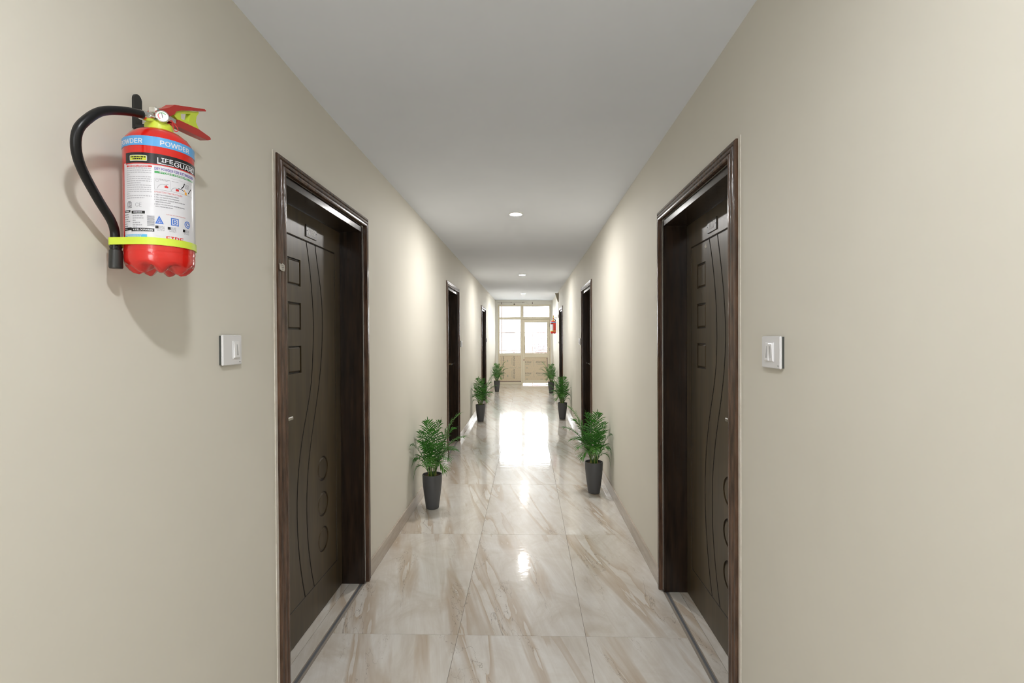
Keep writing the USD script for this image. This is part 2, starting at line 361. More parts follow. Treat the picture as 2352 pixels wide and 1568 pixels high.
def groove(pts, r):
    """a V cut along a polyline, as a union of hulls of small octahedra"""
    oct_ = m3.Manifold.sphere(r, 4)
    s = [oct_.translate([float(c) for c in p]) for p in pts]
    return m3.Manifold.batch_boolean([m3.Manifold.batch_hull([a, b]) for a, b in zip(s, s[1:])], m3.OpType.Add)
def frustum(outline, inner, x0, x1):
    a = np.c_[np.full(len(outline), x0), outline]; b = np.c_[np.full(len(inner), x1), inner]
    return trimesh.convex.convex_hull(np.vstack([a, b]))
def ring(cy, cz, r, n=28):
    t = np.linspace(0, 2 * np.pi, n, endpoint=False); return np.c_[cy + r * np.cos(t), cz + r * np.sin(t)]
def rect(y0, y1, z0, z1):
    return np.array([(y0, z0), (y1, z0), (y1, z1), (y0, z1)], float)

def build_door(side, loc, label, digits, worn, curves, rects_y, circ_y, handle, scale=None, plate_y=(0.517, 0.637), sticker=False, tape=False):
    d = thing('door', label, 'door', loc, 0, scale, group='brown room doors along the corridor', kind='structure')
    p = str(d.GetPath())
    S = np.diag([1.0 if side < 0 else -1.0, 1, 1])
    def put(name, mesh, m, parent=None, label=None, smooth=35):
        return obj(name, xf(mesh, S), m, parent or p, label, smooth=smooth)
    HH = DH
    put('casing', skew(PROF, lambda w, q: (q, w, 0.001), lambda w, q: (q, w, HH - w)), 'wood_casing')
    put('casing', skew(PROF, lambda w, q: (q, DW - w, 0.001), lambda w, q: (q, DW - w, HH - w)), 'wood_casing')
    put('casing_head', skew(PROF, lambda w, q: (q, w, HH - w), lambda w, q: (q, DW - w, HH - w)), 'wood_casing')
    D = -0.135
    put('jamb', cat_(bx((D - 0.04, 0.047, 0.001), (-0.014, 0.080, HH - 0.047), 0.002), bx((-0.016, 0.061, 0.001), (-0.003, 0.0805, HH - 0.061), 0.0015)), 'wood_frame')
    put('jamb', cat_(bx((D - 0.04, DW - 0.080, 0.001), (-0.014, DW - 0.047, HH - 0.047), 0.002), bx((-0.016, DW - 0.0805, 0.001), (-0.003, DW - 0.061, HH - 0.061), 0.0015)), 'wood_frame')
    put('jamb_head', cat_(bx((D - 0.04, 0.080, HH - 0.090), (-0.014, DW - 0.080, HH - 0.047), 0.002), bx((-0.016, 0.0805, HH - 0.0905), (-0.003, DW - 0.0805, HH - 0.061), 0.0015)), 'wood_frame')
    # leaf with carved field
    y0, y1, zt, xf_ = 0.083, DW - 0.083, HH - 0.093, -0.127
    lf = man(bx((xf_ - 0.035, y0, 0.006), (xf_, y1, zt)))
    cuts = []
    fy0, fy1, fz0, fz1 = 0.158, DW - 0.158, 0.170, 1.864
    cuts.append(groove([(xf_, a, b) for a, b in ((fy0, fz0), (fy1, fz0), (fy1, fz1), (fy0, fz1), (fy0, fz0))], 0.0048))
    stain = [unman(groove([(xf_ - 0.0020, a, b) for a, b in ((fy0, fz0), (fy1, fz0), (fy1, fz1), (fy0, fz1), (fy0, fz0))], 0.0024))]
    for c in curves:
        zz = np.linspace(fz0 + 0.004, fz1 - 0.004, 26)
        cuts.append(groove([(xf_, float(c(z)) + OFF, z) for z in zz], 0.0050))
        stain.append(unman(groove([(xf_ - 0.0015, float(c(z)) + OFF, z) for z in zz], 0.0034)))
    rz = [(1.640, 1.763), (1.438, 1.563), (1.238, 1.364)]
    cz = (0.727, 0.545, 0.362)
    panels, discs = [], []
    rects_y = [q + OFF for q in rects_y]; circ_y += OFF; plate_y = [q + OFF for q in plate_y]
    for a, b in rz:
        ya, yb = rects_y
        cuts.append(man(frustum(rect(ya, yb, a, b), rect(ya, yb, a, b), xf_ - 0.0075, xf_ + 0.01)))
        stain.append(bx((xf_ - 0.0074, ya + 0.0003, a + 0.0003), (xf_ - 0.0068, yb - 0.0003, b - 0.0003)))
        g, h = 0.0055, 0.0125
        panels.append(frustum(rect(ya + g, yb - g, a + g, b - g), rect(ya + h, yb - h, a + h, b - h), xf_ - 0.0074, xf_ - 0.0008))
    for z in cz:
        cuts.append(man(frustum(ring(circ_y, z, 0.064), ring(circ_y, z, 0.064), xf_ - 0.0065, xf_ + 0.01)))
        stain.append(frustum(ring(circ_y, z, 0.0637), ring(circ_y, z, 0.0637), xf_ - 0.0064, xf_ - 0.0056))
        discs.append(frustum(ring(circ_y, z, 0.0595), ring(circ_y, z, 0.050), xf_ - 0.0064, xf_ - 0.0006))
    leaf = put('leaf', unman(lf - m3.Manifold.batch_boolean(cuts, m3.OpType.Add)), 'wood_leaf', smooth=25)
    for q in stain: put('groove', q, 'groove_dark', leaf, smooth=False)
    for q in panels: put('raised_panel', q, 'wood_leaf', leaf, smooth=False)
    for q in discs: put('round_panel', q, 'wood_leaf', leaf, smooth=25)
    pl = put('number_plate', bx((xf_ - 0.001, plate_y[0], 1.887), (xf_ + 0.005, plate_y[1], 1.945), 0.001), 'number_plate', label='grey room number plate' + (f' reading {digits}' if digits else ''))
    if digits:
        t = meshkit.text_mesh(digits, 0.030, 0.0006, bold=True)
        w = t.bounds[1][0] - t.bounds[0][0]; t.apply_translation((-t.bounds[0][0] - w / 2, 0, 0))
        if side > 0: t.apply_transform(np.diag([-1.0, 1, 1, 1]))
        put('digits', xf(t, YZ, (xf_ + 0.005, sum(plate_y) / 2, 1.901)), 'number_digits_worn' if worn else 'number_digits', pl, smooth=False)
        put('screw', cat_([xf(trimesh.creation.cylinder(0.002, 0.002, sections=10), YZ, (xf_ + 0.0055, y, 1.916)) for y in (plate_y[0] + 0.008, plate_y[1] - 0.008)]), 'groove_dark', pl)
    # handle
    s, toward, brass = handle; s += OFF if toward > 0 else 0
    hm = 'brass' if brass else 'chrome'
    hd = put('handle', cat_(bx((xf_, s - 0.019, 0.945), (xf_ + 0.007, s + 0.019, 1.145), 0.003),
                            xf(trimesh.creation.cylinder(0.009, 0.05, sections=18), YZ, (xf_ + 0.030, s, 1.06))), hm, label='metal lever handle on its back plate')
    put('lever', bx((xf_ + 0.050, min(s - 0.012 * toward, s + 0.118 * toward), 1.0525), (xf_ + 0.066, max(s - 0.012 * toward, s + 0.118 * toward), 1.0685), 0.003), 'chrome', hd)
    put('keyhole', cat_(xf(trimesh.creation.cylinder(0.006, 0.004, sections=14), YZ, (xf_ + 0.0075, s, 0.985))), 'groove_dark', hd)
    # rough plaster edge along the near side of the casing
    r = np.random.default_rng(int(loc[1] * 100))
    zz = np.linspace(0.10, HH + 0.006, 60)
    out = np.c_[-0.017 + 0.002 * r.standard_normal(60).cumsum() / 12, zz]; inn = np.c_[0.001 + 0.0022 * r.random(60), zz]
    put('plaster_edge', ext(Polygon(np.vstack([out, inn[::-1]])).buffer(0), 0.0035, YZ, (-0.001, 0, 0)), 'plaster_light', label='rough pale plaster strip beside the dark casing', smooth=False)
    if sticker:
        put('sticker', ext(Polygon([(-0.008, 1.655), (0.004, 1.651), (0.026, 1.650), (0.030, 1.657), (0.029, 1.675), (0.012, 1.679), (0.004, 1.674), (-0.009, 1.677)]), 0.0009, YZ, (0.0188, 0, 0)), 'paper_scrap', label='torn white paper sticker on the casing', smooth=False)
        put('sticker_marks', cat_([bx((0.0196, a, z), (0.0202, a + 0.006, z + 0.0016)) for a, z in ((0.006, 1.670), (0.015, 1.669), (0.007, 1.662), (0.017, 1.663), (0.010, 1.656))]), 'print_dark', smooth=False)
    if tape:
        put('tape_scrap', ext(Polygon([(0.668, 1.826), (0.690, 1.824), (0.693, 1.838), (0.684, 1.840), (0.683, 1.848), (0.667, 1.846)]), 0.0008, YZ, (xf_, 0, 0)), 'paper_scrap', label='torn scrap of pale tape stuck on the leaf', smooth=False)
    return d

DOORN = [0]
_thing = thing
def thing(name, *a, **k):
    if name == 'door':
        DOORN[0] += 1; name = f'door_{DOORN[0]}'
    return _thing(name, *a, **k)
y0 = LEFT_DOORS[0][0]
build_door(-1, (-WL, y0, 0), 'dark brown carved door numbered 102, nearest on the left wall', '102', False, (LA, LB), (0.336, 0.463), 0.698, (0.125, 1, False), sticker=True)
build_door(1, (WR, RIGHT_DOORS[0][0], 0), 'dark brown carved door numbered 107, nearest on the right wall', '107', True, (RA, RB), (0.667, 0.787), 0.389, (0.148, 1, False), plate_y=(0.517, 0.632), tape=True)
dl = build_door(-1, (-WL, LEFT_DOORS[1][0], 0), 'dark brown door, second along the left wall, behind the nearest left palm', None, False, (LA, LB), (0.336, 0.463), 0.698, (DW - 0.13, -1, True), scale=(1, 1, LEFT_DOORS[1][1]))
dr = build_door(1, (WR, RIGHT_DOORS[1][0], 0), 'dark brown door, second along the right wall, behind the nearest right palm', None, False, (RA, RB), (0.667, 0.787), 0.389, (DW - 0.13, -1, True), scale=(1, 1, RIGHT_DOORS[1][1]))
copy(dl, 'door', 'dark brown door, third and farthest along the left wall', (-WL, LEFT_DOORS[2][0], 0), scale=(1, 1, LEFT_DOORS[2][1]))
copy(dr, 'door', 'dark brown door, third along the right wall, beside the far fire extinguisher', (WR, RIGHT_DOORS[2][0], 0), scale=(1, 1, RIGHT_DOORS[2][1]))

# ------------------------------------------------------------------ glazed end unit: window_1 (fixed frame and lights) and door_7
win = thing('window_1', 'cream aluminium glazed frame with fixed panes filling the end wall', 'window', (0, YE, 0), kind='structure')
def fr(name, x0, x1, z0, z1, parent, m='alu_cream', y0=0.02, y1=0.075, c=0.004, **k):
    return obj(name, bx((x0, y0, z0), (x1, y1, z1), c), m, parent, smooth=False, **k)
fr('stile', UX0, -0.822, 0.001, UZ, win, y0=0.012); fr('stile', 0.653, UX1, 0.001, UZ, win, y0=0.012)
fr('head_rail', -0.822, 0.653, 2.310, UZ, win, y0=0.012)
fr('mullion', -0.188, -0.150, 0.001, 1.928, win, y0=0.012); fr('mullion', -0.188, -0.117, 1.982, 2.310, win, y0=0.012)
fr('transom', -0.822, 0.653, 1.928, 1.982, win, y0=0.012)
fr('stop_bead', -0.166, -0.134, 0.001, 1.94, win, y0=0.0765, y1=0.092); fr('stop_bead', 0.640, 0.668, 0.001, 1.94, win, y0=0.0765, y1=0.092); fr('stop_bead', -0.134, 0.640, 1.908, 1.94, win, y0=0.0765, y1=0.092)
fr('mid_rail', -0.822, -0.188, 0.850, 0.917, win); fr('bottom_rail', -0.822, -0.188, 0.001, 0.083, win)
def pane(x0, x1, z0, z1, parent, **k):
    g = 0.006
    pn = obj('pane', bx((x0 - 0.002, 0.046, z0 - 0.002), (x1 + 0.002, 0.050, z1 + 0.002)), 'glass_pane', parent, smooth=False)
    obj('gasket', cat_(bx((x0, 0.036, z0), (x0 + g, 0.045, z1)), bx((x1 - g, 0.036, z0), (x1, 0.045, z1)), bx((x0 + g, 0.036, z0), (x1 - g, 0.045, z0 + g)), bx((x0 + g, 0.036, z1 - g), (x1 - g, 0.045, z1))), 'gasket', pn, smooth=False)
pane(-0.822, -0.188, 1.982, 2.310, win); pane(-0.117, 0.653, 1.982, 2.310, win); pane(-0.822, -0.188, 0.917, 1.928, win)
dd = thing('door', 'cream aluminium glazed door at the far end of the corridor', 'door', (0, YE, 0), kind='structure')
fr('stile', -0.148, -0.072, 0.046, 1.921, dd); fr('stile', 0.594, 0.651, 0.046, 1.921, dd)
fr('top_rail', -0.072, 0.594, 1.833, 1.921, dd); fr('mid_rail', -0.072, 0.594, 0.807, 0.922, dd); fr('bottom_rail', -0.072, 0.594, 0.046, 0.132, dd)
pane(-0.072, 0.594, 0.922, 1.833, dd)
h_ = obj('handle', cat_(bx((-0.112, -0.002, 0.70), (-0.092, 0.02, 0.80), 0.004)), 'alu_cream', dd)
obj('latch', bx((-0.112, -0.016, 0.705), (-0.094, -0.001, 0.755), 0.004), 'latch_red', h_, label='small dark red latch lever')
for z in (0.35, 1.03, 1.75):
    obj('hinge', cat_(xf(trimesh.creation.cylinder(0.008, 0.10, sections=14), None, (0.652, 0.010, z))), 'conduit', dd)

def T(text, h, width=None, bold=False, depth=0.0004):
    t = meshkit.text_mesh(text, h, depth, bold)
    t.apply_translation((-t.bounds[0][0], 0, 0))
    if width:
        t.apply_transform(np.diag([width / t.bounds[1][0], 1, 1, 1]))
    return t
def film(x0, x1, z0, z1, parent, rotated):
    fp = obj('film_panel', bx((x0 - 0.002, 0.038, z0 - 0.002), (x1 + 0.002, 0.046, z1 + 0.002)), 'film_cream', parent, label='solid lower panel under printed protective film', smooth=False)
    Y = 0.0378
    dots, grey, dark = [], [], []
    clip = sbox(x0, z0, x1, z1)
    for i, a in enumerate(np.arange(x0 + 0.03, x1 - 0.01, 0.055)):
        for j, b in enumerate(np.arange(z0 + 0.03, z1 - 0.01, 0.06)):
            q = Point(a + 0.0275 * (j % 2), b).buffer(0.007, 3)
            if (i + j) % 3 == 0: q = q.buffer(0.006, 3).difference(q)
            dots.append(q)
    def put_text(t, x, z, col):
        m = xf(t, XZ, (x, Y, z)) if not rotated else xf(t, XZ @ np.array([[0, 1, 0], [-1, 0, 0], [0, 0, 1]], float), (x, Y, z))
        col.append(m)
    if not rotated:
        for z in (0.644, 0.313):
            put_text(T('Alfwin Door', 0.042, 0.295, True), 0.246, z, dark)
            put_text(T('in Door', 0.042, 0.185, True), -0.064, z, dark)
            for k, (xa, xb) in enumerate(((0.02, 0.28), (0.05, 0.24))):
                grey += [sbox(0.246 + xa, z - 0.035 - 0.018 * k, 0.246 + xb, z - 0.026 - 0.018 * k), sbox(-0.066, z - 0.035 - 0.018 * k, -0.18 + xb, z - 0.026 - 0.018 * k)]
            grey += [sbox(-0.04, z - 0.165, 0.01, z - 0.14), sbox(0.38, z - 0.165, 0.45, z - 0.145)]
        for za, zb in ((0.526, 0.725), (0.203, 0.401)): grey.append(sbox(0.191, za, 0.201, zb))
    else:
        for x in (-0.725, -0.410):
            for z in (0.835, 0.462):
                put_text(T('Alfwin Door', 0.042, 0.295, True), x, z, dark)
                for k, (a, b) in enumerate(((0.02, 0.28), (0.05, 0.24))):
                    grey.append(sbox(x - 0.035 - 0.018 * k, z - b, x - 0.026 - 0.018 * k, z - a))
        for z in (0.70, 0.25): grey += [sbox(-0.60, z - 0.03, -0.565, z + 0.03)]
        for a, b in ((-0.815, -0.65), (-0.532, -0.333), (-0.27, -0.20)): grey.append(sbox(a, 0.487, b, 0.497))
    obj('print', ext(unary_union(dots).intersection(clip), 0.0004, XZ, (0, Y + 0.0002, 0)), 'film_pink', fp, kind='stuff', smooth=False)
    obj('print', ext(unary_union(grey).intersection(clip), 0.0005, XZ, (0, Y + 0.0002, 0)), 'film_grey', fp, smooth=False)
    for q in dark:
        obj('lettering', q, 'film_dark', fp, smooth=False)
    st = [sbox(x0, z0, x1, z0 + 0.020)] if rotated else [sbox(x1 - 0.018, z0 + 0.25, x1, z1 - 0.03), Point(x1 - 0.012, z0 + 0.02).buffer(0.014), Point(x1 - 0.012, z1 - 0.035).buffer(0.014)]
    obj('stain', ext(unary_union(st).intersection(clip), 0.0006, XZ, (0, Y + 0.0001, 0)), 'film_stain' if not rotated else 'film_stain', fp, smooth=False)
film(-0.822, -0.188, 0.083, 0.850, win, True)
film(-0.072, 0.594, 0.132, 0.807, dd, False)

# fittings on the end wall
cd = thing('cable_conduit', 'thin grey cable conduit above the end door frame', 'cable conduit', (0, YE, 0))
obj('pipe', tube([(-0.875, -0.008, 2.416), (-0.5, -0.008, 2.415), (-0.06, -0.008, 2.412)], 0.006, 10), 'conduit', cd)
obj('loose_wire', tube(spline([(-0.05, -0.006, 2.425), (0.0, -0.008, 2.40), (0.03, -0.008, 2.375), (0.06, -0.006, 2.36)], 14), 0.002, 6), 'conduit', cd)
for x in (-0.750, -0.47, -0.12):
    obj('clip', bx((x - 0.008, -0.017, 2.402), (x + 0.008, -0.0005, 2.429), 0.002), 'grille_brown', cd)
for x, n in ((-0.748, 'left'), (0.156, 'right')):
    obj('wall_clip', bx((x - 0.009, -0.012 + YE, 2.366), (x + 0.009, YE, 2.398 if x < 0 else 2.425), 0.002), 'grille_brown', label=f'small brown wall clip above the {n} half of the end door frame', cat='clip')
sn = thing('round_sensor', 'small round dark sensor on the end door frame top', 'sensor', (-0.374, YE, 2.362))
obj('housing', xf(lathe([(0.0, -0.001), (0.024, 0.0), (0.024, 0.014), (0.016, 0.022), (0, 0.024)], 24), XZ, (0, 0.012, 0)), 'dark_sensor', sn)
obj('rim', xf(lathe([(0.024, 0.0), (0.030, 0.0), (0.030, 0.006), (0.024, 0.008)], 24, caps=False), XZ, (0, 0.012, 0)), 'alu_cream', sn)

# ------------------------------------------------------------------ ceiling downlights
def downlight(y, x, label):
    z = ceil_z(x, y)
    t = thing('ceiling_light', label, 'light', (x, y, z), group='downlights in a row along the ceiling')
    obj('trim_ring', xf(lathe([(0.0505, -0.0035), (0.0515, -0.0065), (0.056, -0.006), (0.062, -0.001), (0.062, 0.004), (0.0505, 0.004)], 48, caps=False)), 'trim_white', t)
    obj('diffuser', lathe([(0, -0.0085), (0.020, -0.0082), (0.036, -0.0070), (0.046, -0.0054), (0.0503, -0.0036), (0.0503, 0.0)], 48), 'lamp_glow_dim' if y < 1 else 'lamp_glow', t, label='glowing white diffuser')
for y, x, l in ((4.31, -0.093, 'round recessed ceiling downlight, the largest and nearest one in view'), (8.50, -0.080, 'round recessed ceiling downlight, the middle one of the three in view'),
                (-1.80, -0.09, 'round recessed ceiling downlight just behind the camera'), (-3.70, -0.09, 'round recessed ceiling downlight near the entrance behind the camera'), (12.35, -0.097, 'round recessed ceiling downlight, the smallest, nearest the end door'), (0.26, -0.09, 'round recessed ceiling downlight above the camera, outside the picture')):
    downlight(y, x, l)

# ------------------------------------------------------------------ switch plates
def switch(side, y0, y1, z0, z1, rockers, label):
    W = -WL if side < 0 else WR
    t = thing('light_switch', label, 'light switch', (W, 0, 0), group='switch plates along the corridor walls')
    S = np.diag([1.0 if side < 0 else -1.0, 1, 1])
    put = lambda n, m, k, **q: obj(n, xf(m, S), k, t, **q)
    w = y1 - y0
    put('back_box', bx((-0.001, y0 + 0.002, z0 + 0.002), (0.007, y1 - 0.002, z1 - 0.002)), 'switch_box', smooth=False)
    put('plate', bx((0.006, y0, z0), (0.0135, y1, z1), 0.0022), 'switch_white', smooth=False)
    c, wd, n = rockers
    a, b = y0 + c * w - wd / 2, y0 + c * w + wd / 2
    za, zb = z0 + 0.019, z1 - 0.018
    put('rocker_surround', bx((0.013, a, za), (0.0158, b, zb), 0.0012), 'switch_rocker', smooth=False)
    step = (b - a - 0.006) / n
    for i in range(n):
        p, q = a + 0.003 + i * step + 0.0005, a + 0.003 + (i + 1) * step - 0.0005
        up = n == 2 and i == (1 if side < 0 else 0)
        prof = [(0.0155, za + 0.003), (0.0155, zb - 0.003)] + ([(0.0172, za + 0.003), (0.0200, zb - 0.005), (0.0190, zb - 0.003)] if up else [(0.0172, zb - 0.003), (0.0200, za + 0.005), (0.0190, za + 0.003)])
        put('rocker', trimesh.convex.convex_hull(np.array([(x, yy, z) for x, z in prof for yy in (p, q)])), 'switch_rocker', smooth=False)
        m = (p + q) / 2 + (0.001 if n == 1 else 0)
        lo, hi = (0.0012, 0.0038) if not up else (0.0034, 0.0012)
        f = lambda z: (0.0172 + 0.0028 * ((zb - 0.003 - z) / (zb - za - 0.008) if not up else (z - za - 0.003) / (zb - za - 0.008)))
        zt, zl = zb - 0.011, za + 0.011
        put('rocker_mark', trimesh.convex.convex_hull(np.array([(f(z) + e, m + d * h, z) for z, h in ((zt, lo), (zl, hi)) for d in (-1, 1) for e in (-0.0004, 0.0005)])), 'switch_shade', smooth=False)
    mk = y1 - 0.016 if side < 0 else y0 + 0.006
    put('maker_mark', cat_([bx((0.0134, mk + 0.0023 * i, z0 + 0.007), (0.0138, mk + 0.0023 * i + 0.0016, z0 + 0.010)) for i in range(4)]), 'switch_shade', smooth=False)
    return t
switch(-1, 1.478, 1.577, 1.317, 1.410, (0.66, 0.034, 1), 'white switch plate with one rocker, between extinguisher and door 102')
switch(1, 1.457, 1.568, 1.303, 1.398, (0.53, 0.050, 2), 'white switch plate with two rockers beside door 107, standing proud of a dark back box')
switch(-1, 6.93, 7.03, 1.262, 1.352, (0.5, 0.034, 1), 'white switch plate on the left wall past the second left door')
switch(1, 6.95, 7.05, 1.287, 1.378, (0.5, 0.034, 1), 'white switch plate on the right wall past the second right door')
switch(-1, 11.30, 11.40, 1.29, 1.38, (0.5, 0.034, 1), 'tiny white switch plate on the left wall past the farthest left door')

# ------------------------------------------------------------------ fire extinguishers
def wrapper(r, phi0):
    def wrap(m, off=0.0002):
        v, f = trimesh.remesh.subdivide_to_size(m.vertices, m.faces, 0.0045, max_iter=14)
        a = phi0 + v[:, 0] / r; R = r + off + v[:, 2]
        return trimesh.Trimesh(np.c_[R * np.cos(a), R * np.sin(a), v[:, 1]], f, process=False)
    return wrap
def patch(s0, s1, z0, z1, th=0.0003, rr=0.0):
    p = sbox(s0, z0, s1, z1)
    if rr: p = p.buffer(-rr).buffer(rr, 4)
    return ext(p, th)
def tx_(text, s0, z0, h, width, bold=False, th=0.0003):
    t = T(text, h, width, bold, th); t.apply_translation((s0, z0, 0)); return t
def extinguisher(name, label, loc, phi0, ymir, detail, hose_pts, nozzle_at, scale=None, turn=0.0):
    """loc: bottom centre of the cylinder. ymir -1 flips the head so that the lever points to -y. z in the parts is measured from the bottom."""
    R = 0.0675; Z0 = 1.544
    t = thing(name, label, 'fire extinguisher', loc, 0, scale)
    S = np.diag([1.0, float(ymir), 1])
    put = lambda n, m, k, parent=None, **q: obj(n, m, k, parent or t, **q)
    # body: dome, cylinder, lobed foot
    n, prof = 112, [(0.0, 0.328), (0.020, 0.328), (0.030, 0.3258), (0.044, 0.319), (0.056, 0.3095), (0.0635, 0.2985), (0.067, 0.2855), (R, 0.275), (R, 0.052), (R + 0.0006, 0.050), (R, 0.047), (R - 0.0006, 0.044), (R, 0.040), (R, 0.034), (0.0665, 0.026), (0.0635, 0.017)]
    a = np.linspace(0, 2 * np.pi, n, endpoint=False)
    lob = (0.5 + 0.5 * np.cos(7 * a)) ** 0.7
    rings = [np.c_[r * np.cos(a), r * np.sin(a), np.full(n, z)] for r, z in prof[1:]]
    for rr, zz in ((0.058, 0.009), (0.050, 0.003), (0.040, 0.001), (0.030, 0.006)):
        zv = zz + (1 - lob) * 0.016; q = rr * (1 - 0.03 * (1 - lob))
        rings.append(np.c_[q * np.cos(a), q * np.sin(a), zv])
    v = np.vstack([[(0, 0, 0.328)]] + rings + [[(0, 0, 0.022)]]); f = []
    for j in range(n):
        f.append((0, 1 + j, 1 + (j + 1) % n))
    for i in range(len(rings) - 1):
        for j in range(n):
            p, q = 1 + i * n + j, 1 + i * n + (j + 1) % n
            f += [(p, p + n, q + n), (p, q + n, q)]
    e = 1 + (len(rings) - 1) * n
    f += [(len(v) - 1, e + (j + 1) % n, e + j) for j in range(n)]
    b = trimesh.Trimesh(v, f, process=False)
    if b.volume < 0: b.invert()
    put('body', b, 'red_paint', smooth=60)
    w = wrapper(R, phi0 + turn)
    zz = lambda z: z - Z0
    band = put('band', w(ext(sbox(-0.21, zz(1.8155), 0.21, zz(1.836)), 0.0003)), 'label_blue', label='light blue printed band reading POWDER')
    for s in (0.0015, -0.0925, 0.0955, -0.187):
        put('lettering', w(tx_('POWDER', s, zz(1.8198), 0.0098, 0.062, True), 0.0004), 'label_white', band, smooth=False)
    lab = put('label', w(patch(-0.078, 0.108, zz(1.606), zz(1.778))), 'label_white', label='white printed instruction label')
    put('header', w(patch(-0.0707, 0.108, zz(1.7770), zz(1.7995)), 0.0004), 'label_black', lab, label='black label header')
    put('header_line', w(patch(-0.0707, 0.108, zz(1.7752), zz(1.7772)), 0.0007), 'label_red', lab, smooth=False)
    put('badge', w(cat_(patch(-0.0582, -0.022, zz(1.7815), zz(1.7938), 0.0003, 0.002)), 0.0007), 'label_lime', lab, smooth=False)
    if detail:
        gr = lambda s0, s1, z, h, th=0.0002: patch(s0, s1, z - h / 2, z + h / 2, th)
        put('badge_border', w(ext(sbox(-0.0582, zz(1.7815), -0.022, zz(1.7938)).buffer(-0.002).buffer(0.002, 4).difference(sbox(-0.0572, zz(1.7825), -0.023, zz(1.7928)).buffer(-0.0015).buffer(0.0015, 4)), 0.0002), 0.0010), 'label_white', lab, smooth=False)
        r0 = np.random.default_rng(3)
        def greek(s0, s1, z, h, ragged=1.0):
            out, s = [], s0; end = s0 + (s1 - s0) * ragged
            while s < end - 0.001:
                l = min(r0.uniform(0.002, 0.0065), end - s); out.append(gr(s, s + l, z, h)); s += l + 0.0009
            return out
        put('badge_print', w(cat_(greek(-0.0555, -0.0245, zz(1.7898), 0.0022), greek(-0.051, -0.031, zz(1.7855), 0.0022)), 0.0010), 'label_black', lab, smooth=False)
        # name in white on black: LIFE GUARD with its bars
        hd = [tx_('L', -0.0038, zz(1.7794), 0.0125, 0.0062, True), patch(-0.0038, 0.0262, zz(1.7783), zz(1.7798)), tx_('IFE', 0.0034, zz(1.7832), 0.0088, 0.0213, True),
              tx_('GUARD', 0.0268, zz(1.7792), 0.0098, 0.055, True), patch(0.0282, 0.083, zz(1.7912), zz(1.7924)), patch(0.0806, 0.083, zz(1.786), zz(1.7924))]
        put('heading', w(cat_(hd), 0.0008), 'label_white', lab, label='white lettering reading LIFE GUARD', smooth=False)
        put('subheading', w(tx_('DRY POWDER FIRE EXTINGUISHER', -0.009, zz(1.7648), 0.0056, 0.088, True), 0.0005), 'label_violet', lab, smooth=False)
        gb = put('type_bar', w(patch(-0.009, 0.0785, zz(1.7578), zz(1.7622)), 0.0004), 'label_green', lab, smooth=False)
        put('type_bar_lettering', w(tx_('STORED PRESSURE TYPE', 0.0, zz(1.7586), 0.0029, 0.076, True), 0.0008), 'label_white', lab, smooth=False)
        put('caution_bar', w(patch(-0.068, -0.0132, zz(1.769), zz(1.7726)), 0.0004), 'label_red', lab, smooth=False)
        put('caution_lettering', w(tx_('CAUTION & WARNING', -0.062, zz(1.7698), 0.0021, 0.042, True), 0.0008), 'label_white', lab, smooth=False)
        L = []
        zc = 1.7660
        for i in range(15):
            L += greek(-0.068, -0.0145, zz(zc), 0.0016, (1, 1, 1, .16, 1, 1, 1, .62, 1, 1, 1, 1, .14, 1, .75)[i]); zc -= 0.00455
        put('fine_print', w(cat_(L), 0.0004), 'label_print_pale', lab, kind='stuff', smooth=False)
        O = [tx_('OPERATING INSTRUCTIONS', -0.0099, zz(1.7158), 0.0034, 0.0535)]
        O += [tx_('FOR USE ON FIRE INVOLVING', 0.0109, zz(1.6700), 0.0017, 0.040)]
        put('red_print', w(cat_(O), 0.0004), 'label_print_red', lab, smooth=False)
        P_ = []
        for txt, s0, s1, z in (('1. KEEP THE EXTINGUISHER UPRIGHT', -.0099, .036, 1.7105), ('2. PULL OUT SAFETY PIN FROM HEAD', -.0099, .0366, 1.7053), ('3. AIM DISCHARGE NOZZLE AT BASE OF THE FIRE', -.0099, .0499, 1.7002), ('PRESS OPERATING LEVER', -.0078, .0192, 1.6954), ('4. MOVE THE HOSE IN RAPID SWEEPING MOTION', -.0099, .0487, 1.6902), ('UNTIL FIRE EXTINGUISHED', -.0078, .0239, 1.6852)):
            P_.append(tx_(txt, s0, zz(z) - 0.0002, 0.0021, s1 - s0, True))
        put('instruction_print', w(cat_(P_), 0.0004), 'label_print', lab, smooth=False)
        # pictogram boxes
        bxs = [sbox(-0.0098, zz(1.7225), 0.0196, zz(1.7465)), sbox(0.0200, zz(1.7225), 0.0480, zz(1.7475)), sbox(0.0484, zz(1.7235), 0.0765, zz(1.7515))]
        put('picture_frame', w(ext(unary_union([q.difference(q.buffer(-0.0004)) for q in bxs[:1]] + [sbox(0.0196, zz(1.7225), 0.0766, zz(1.7515)).difference(sbox(0.0196, zz(1.7229), 0.0762, zz(1.7511)))]), 0.0002), 0.0004), 'label_print_pale', lab, smooth=False)
        def arc(cx, cy, r, a0, a1): 
            tt = np.radians(np.linspace(a0, a1, 14)); return LineString(np.c_[cx + r * np.cos(tt), cy + r * np.sin(tt)]).buffer(0.0005)
        put('picture_hose', w(ext(unary_union([arc(0.007, zz(1.7245), 0.011, 60, 175), arc(0.030, zz(1.7235), 0.009, 60, 175), LineString([(0.009, zz(1.7345)), (0.0155, zz(1.7372))]).buffer(0.0005), Point(-0.0045, zz(1.7425)).buffer(0.003).difference(Point(-0.0045, zz(1.7425)).buffer(0.0024))]), 0.0002), 0.0004), 'label_print_pale', lab, smooth=False)
